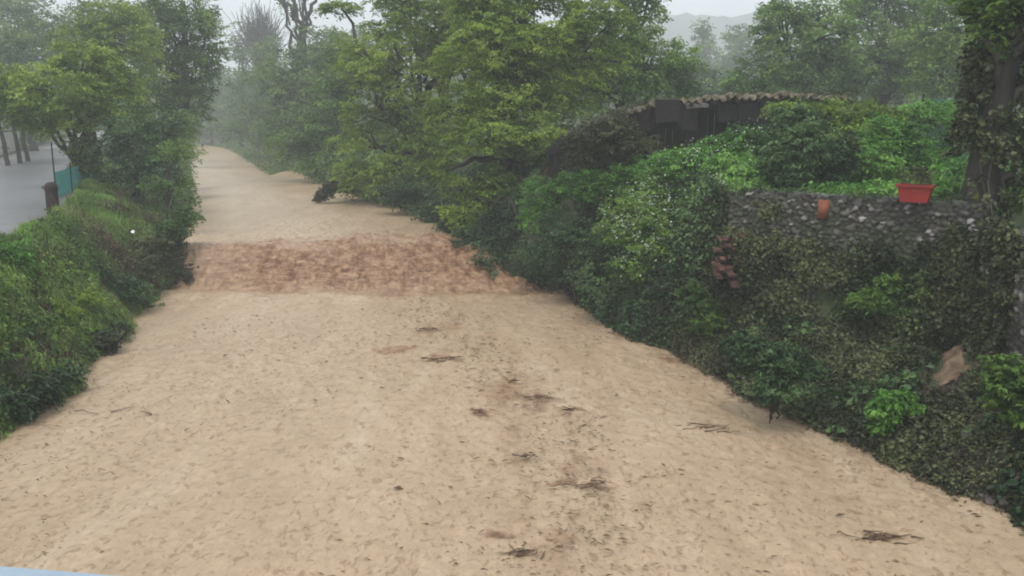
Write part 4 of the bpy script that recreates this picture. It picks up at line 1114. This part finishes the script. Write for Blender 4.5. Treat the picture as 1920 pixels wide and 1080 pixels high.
u_ = rng.uniform(-3.6, 3.2, 700); v_ = rng.uniform(-.35, 1.6, 700)
k = fbm(u_ * 1.1, v_ * 1.1, o=3, s=501) + .35 * (u_ > 1.2) > .12
u_, v_ = u_[k], v_[k]
P = np.stack([u_, v_, roof_z(u_) + rng.uniform(.03, .14, len(u_))], -1)
V, F, var = clumps(P, .12, 12, .055, .5, .8, None, .5)
npmesh('roof_creeper', V, F, M['leaf_olive'], sh, {'var': var}, smooth=False)

# ------------------------------------------------------------------ left roadside: post, netting fence, wall, houses
bp = gbase(100, 21.5); bp = on_z(101, 403, ROAD_Z + .05); bp[2] = ROAD_Z + .04
bo = thing('bollard', 'short rusty red brown post at the edge of the wet road', 'post', bp)
mb = MB(); mb.tube([[0, 0, -.1], [0, 0, .3], [0, 0, .62]], [.16, .155, .15], 14); mb.build('shaft', M['rust'], bo, smooth=True)
mb = MB(); mb.tube([[0, 0, .61], [0, 0, .66], [.01, 0, .76], [.015, .01, .83], [.015, .01, .86]], [.145, .165, .16, .12, .05], 14); mb.build('cap', M['rust'], bo, smooth=True)

ff = thing('netting_fence', 'teal plastic netting fence on thin stakes between road and left bank', 'fence', (-12.5, 24.0, ROAD_Z))
fa, fz = on_z(106, 372, 2.05), on_z(192, 334, 2.05)
fp = [tuple((fa + (fz - fa) * q_)[:2] + np.array([0, .15 * math.sin(q_ * 3)])) for q_ in (0, .25, .5, .75, 1)]
fpa = np.array(fp)
mb = MB()
for (a_, b_) in zip(fpa[:-1], fpa[1:]):
    za, zb_ = float(GH(*a_)), float(GH(*b_))
    off = np.array([-12.5, 24.0, ROAD_Z])
    for k in range(15):
        h0 = .04 + k * .055
        mb.bar(np.array([*a_, za + h0]) - off, np.array([*b_, zb_ + h0 - (.05 if k > 11 else 0)]) - off, .004, .022)
    for k in range(30):
        q = k / 30; c_ = a_ + (b_ - a_) * q; z_ = za + (zb_ - za) * q
        mb.bar(np.array([*c_, z_]) - off, np.array([*c_, z_ + .82]) - off, .014, .004)
mb.build('net', M['teal_net'], ff)
for i, c_ in enumerate(fpa):
    mb = MB(); z_ = float(GH(*c_)); hh = (1.75, .95, 1.35, .95, 1.0)[i]
    mb.tube([np.array([*c_, z_ - .2]) - off, np.array([c_[0] + .02, c_[1], z_ + hh]) - off], .022, 7); mb.build('stake', M['old_wood'], ff, smooth=True)

# pale wall beyond the road
wp = [np.array([XRD(y) - ROADW(0) - 1.5, y]) for y in (30., 36., 42., 48., 55., 64.)]
lw = thing('roadside_wall', 'low pale rendered wall beyond the road behind the thin trunks', 'wall', (*wp[0], 2.0))
off = np.array([*wp[0], 2.0])
mb = MB(); cpn = MB()
for a_, b_ in zip(wp[:-1], wp[1:]):
    mb.bar(np.array([*a_, 2.6]) - off, np.array([*b_, 2.6]) - off, .22, 1.7)
    cpn.bar(np.array([*a_, 3.49]) - off, np.array([*b_, 3.49]) - off, .30, .08)
mb.build('wall_panel', M['render'], lw); cpn.build('coping', M['concrete'], lw)

def house(label, c, w_, d_, h_, rz):
    r = thing('house', label, 'house', c, rz=rz)
    mb = MB(); mb.box((0, 0, h_ / 2), (w_, d_, h_)); mb.build('wall', M['render'], r)
    mb = MB()
    e = .5; hw, hd = w_ / 2 + e, d_ / 2 + e
    V = np.array([[-hw, -hd, h_ - .1], [hw, -hd, h_ - .1], [hw, hd, h_ - .1], [-hw, hd, h_ - .1], [-hw, 0, h_ + 2.0], [hw, 0, h_ + 2.0]])
    V2 = V + [0, 0, .18]
    mb.add(np.vstack([V, V2]), [[6, 7, 11, 10], [8, 9, 10, 11], [0, 4, 5, 1], [3, 2, 5, 4], [0, 1, 7, 6], [2, 3, 9, 8], [0, 6, 10, 4], [4, 10, 9, 3], [1, 5, 11, 7], [5, 2, 8, 11]])
    rf = mb.build('roof', M['roof_tile'], r)
    mb = MB(); mb.box((w_ * .2, .6, h_ + 1.9), (.7, .7, 1.5)); mb.build('chimney', M['render'], rf)
    for z_ in (1.5, 4.3):
        if z_ > h_ - .8: continue
        for x_ in np.arange(-w_ / 2 + 1.6, w_ / 2 - 1, 2.7):
            mb = MB(); mb.box((x_, -d_ / 2 - .02, z_), (1.1, .1, 1.4)); wdw = mb.build('window', M['tin'], r)
            mb = MB(); mb.box((x_, -d_ / 2 - .075, z_), (.9, .02, 1.2)); mb.build('pane', M['window'], wdw)
    return r
house('pale two storey house hidden behind the trees at the far left', (-47, 70, 2.4), 11, 8, 6.2, .3)
house('tiny pale house glimpsed through the haze left of the far bend', (-52, 138, 2.5), 8, 6, 3.2, .1)

# ------------------------------------------------------------------ floating debris
def twigs(label, px, py, n, rad, thick, seed, name='floating_branch', cat='driftwood'):
    r2 = np.random.default_rng(seed)
    c = on_z(px, py, 0.03)
    mb = MB()
    main = r2.uniform(-.4, .3)
    for i in range(n):
        o_ = r2.normal(0, rad * .38, 2) * [1, .5]
        an = main + r2.normal(0, .5); l_ = rad * r2.uniform(.35, 1.1)
        p0 = np.array([o_[0] - math.cos(an) * l_ / 2, o_[1] - math.sin(an) * l_ / 2, r2.uniform(-.01, .03)])
        p1 = np.array([o_[0] + math.cos(an) * l_ / 2, o_[1] + math.sin(an) * l_ / 2, r2.uniform(-.01, .05)])
        ps = np.linspace(0, 1, 5)[:, None] * (p1 - p0) + p0
        ps[1:4] += r2.normal(0, l_ * .07, (3, 3)) * [1, 1, .3]
        mb.tube(ps - [0, 0, .012], np.linspace(thick * r2.uniform(.6, 1.3), thick * .35, 5), 5)
    o = mb.build(name, M['twig'], smooth=True); o.location = c
    tag(o, label, cat)
twigs('largest dark tangle of twigs floating at the lower right of the river', 1650, 1005, 22, .34, .010, 1)
twigs('small knot of twigs floating right of the middle, nearest above the brown swirl', 990, 855, 10, .17, .010, 2)
twigs('long flat drift of twigs below the first brown swirl in mid river', 1018, 745, 12, .30, .011, 3)
twigs('single dark floating stick upstream of the long drift of twigs', 963, 714, 4, .16, .014, 4)
twigs('thin twigs floating just right of the long drift', 1078, 766, 7, .26, .009, 5)
twigs('scattered twigs floating close to the right bank below the glossy bush', 1325, 800, 14, .42, .009, 6)
twigs('sparse floating twigs left of the middle drift', 900, 770, 8, .30, .008, 7)
twigs('thin curved stick floating near the left bank waterline', 200, 768, 3, .5, .010, 8)
twigs('low brown drift of twigs at the bottom edge, centre of the picture', 985, 1035, 12, .22, .009, 9)
twigs('twigs caught in the brown swirl at the lower middle of the river', 1110, 905, 14, .36, .008, 10)
twigs('small dark stick floating in front of the weir', 800, 618, 4, .35, .02, 11)
twigs('twigs floating upstream in mid river, in the first brown swirl', 830, 672, 10, .5, .012, 12)
n = 8200
y = 7.5 + 14 * rng.random(n) ** 1.2; q = rng.random(n)
x = XL(y) + .3 + (XR(y) - XL(y) - .6) * q
ntr = 2600
x[:ntr] = np.interp(y[:ntr], [7, 9, 11, 13, 16, 19, 22], [1.2, 0.7, 0.5, 0.25, -0.7, -1.6, -2.5]) + rng.normal(0, .5, ntr) + .5 * vnoise(y[:ntr] * 1.2, 3.)
k = (fbm(x * .5, y * .4, o=3, s=301) + .25 * (x > -1) > -.25) & (y < 21.8)
x, y = x[k], y[k]
ne = 2600
ye = 7 + 15 * rng.random(ne); sd_ = rng.random(ne) < .7
xe = np.where(sd_, XR(ye) - np.abs(rng.normal(0, .16, ne)), XL(ye) + np.abs(rng.normal(0, .12, ne)))
x = np.concatenate([x, xe]); y = np.concatenate([y, ye])
C_ = np.stack([x, y, .028 + .01 * rng.random(len(x))], -1)
N_ = rng.normal(0, .25, (len(x), 3)) + [0, 0, 1.]
D_2 = np.stack([np.ones(len(x)), rng.normal(-.1, .5, len(x)), np.zeros(len(x))], -1)
V, F, kk = leaves(C_, N_, D_2, .045 * rng.lognormal(0, .45, len(x)), .26, curl=.1)
m = leafmat('sodden_debris', (0.08, 0.05, 0.028), (0.15, 0.10, 0.055), (0.25, 0.18, 0.11), 0.0, .7)
tag(npmesh('floating_litter', V, F, m, None, {'var': np.repeat(rng.random(len(x)), kk)}, smooth=False), 'fine twigs and leaf scraps scattered over the muddy water', 'debris', kind='stuff')
mb = MB(); mb.tube([[0, 0, 0], [.01, 0, .05], [.02, .01, .12]], [.035, .045, .05], 10)
o = mb.build('paper_cup', M['white_plastic'], smooth=True); c_ = ground_hit(248, 452) + np.array([.1, -.15, .22]); o.location = c_; o.rotation_euler = (.9, .3, 0)
tag(o, 'small white cup lying in the grass of the left bank', 'litter')

# ------------------------------------------------------------------ bridge under the camera
dk = MB(); dk.box((0, -2.2, 2.75), (30, 5.6, .5)); o = dk.build('bridge_deck', M['concrete']); tag(o, kind='structure')
p0 = at_y(-300, 1000, 1.25); rz_ = 4.035
def rail_pt(px, py):
    return on_z(px, py, rz_)
ra, rb_ = rail_pt(0, 1092), rail_pt(190, 1108)
dv = (rb_ - ra) / np.linalg.norm(rb_ - ra)
r0, r1 = ra - dv * 4, ra + dv * 0.9
RL = thing('bridge_railing', 'pale blue grey steel bridge railing crossing the bottom left corner', 'railing', (float(ra[0]), float(ra[1]), 3.0))
o_ = np.array([float(ra[0]), float(ra[1]), 3.0])
mb = MB(); mb.bar(r0 - o_ - [0, 0, .03], r1 - o_ - [0, 0, .03], .07, .06); mb.build('top_rail', M['rail'], RL)
mb = MB(); mb.bar(r0 - o_ - [0, 0, .9], r1 - o_ - [0, 0, .9], .04, .04); mb.build('bottom_rail', M['rail'], RL)
for k in range(42):
    q = r0 + (r1 - r0) * (k + .5) / 42
    mb = MB(); mb.bar(q - o_ - [0, 0, .062], q - o_ - [0, 0, 1.0], .016, .016); mb.build('baluster', M['rail'], RL)
print('rail', ra, rb_)
# ------------------------------------------------------------------ haze
hb = MB(); hb.box((0, 430, 47), (1500, 960, 102))
HZ = hb.build('haze', None)
tag(HZ, 'pale rain haze filling the valley', 'haze', kind='stuff')
m = bpy.data.materials.new('haze_air'); m.use_nodes = True
t = m.node_tree; t.nodes.clear()
pv = t.nodes.new('ShaderNodeVolumePrincipled'); mo = t.nodes.new('ShaderNodeOutputMaterial')
pv.inputs['Color'].default_value = (0.93, 0.96, 0.98, 1)
pv.inputs['Density'].default_value = 0.0025
t.links.new(pv.outputs[0], mo.inputs['Volume'])
HZ.data.materials.append(m)
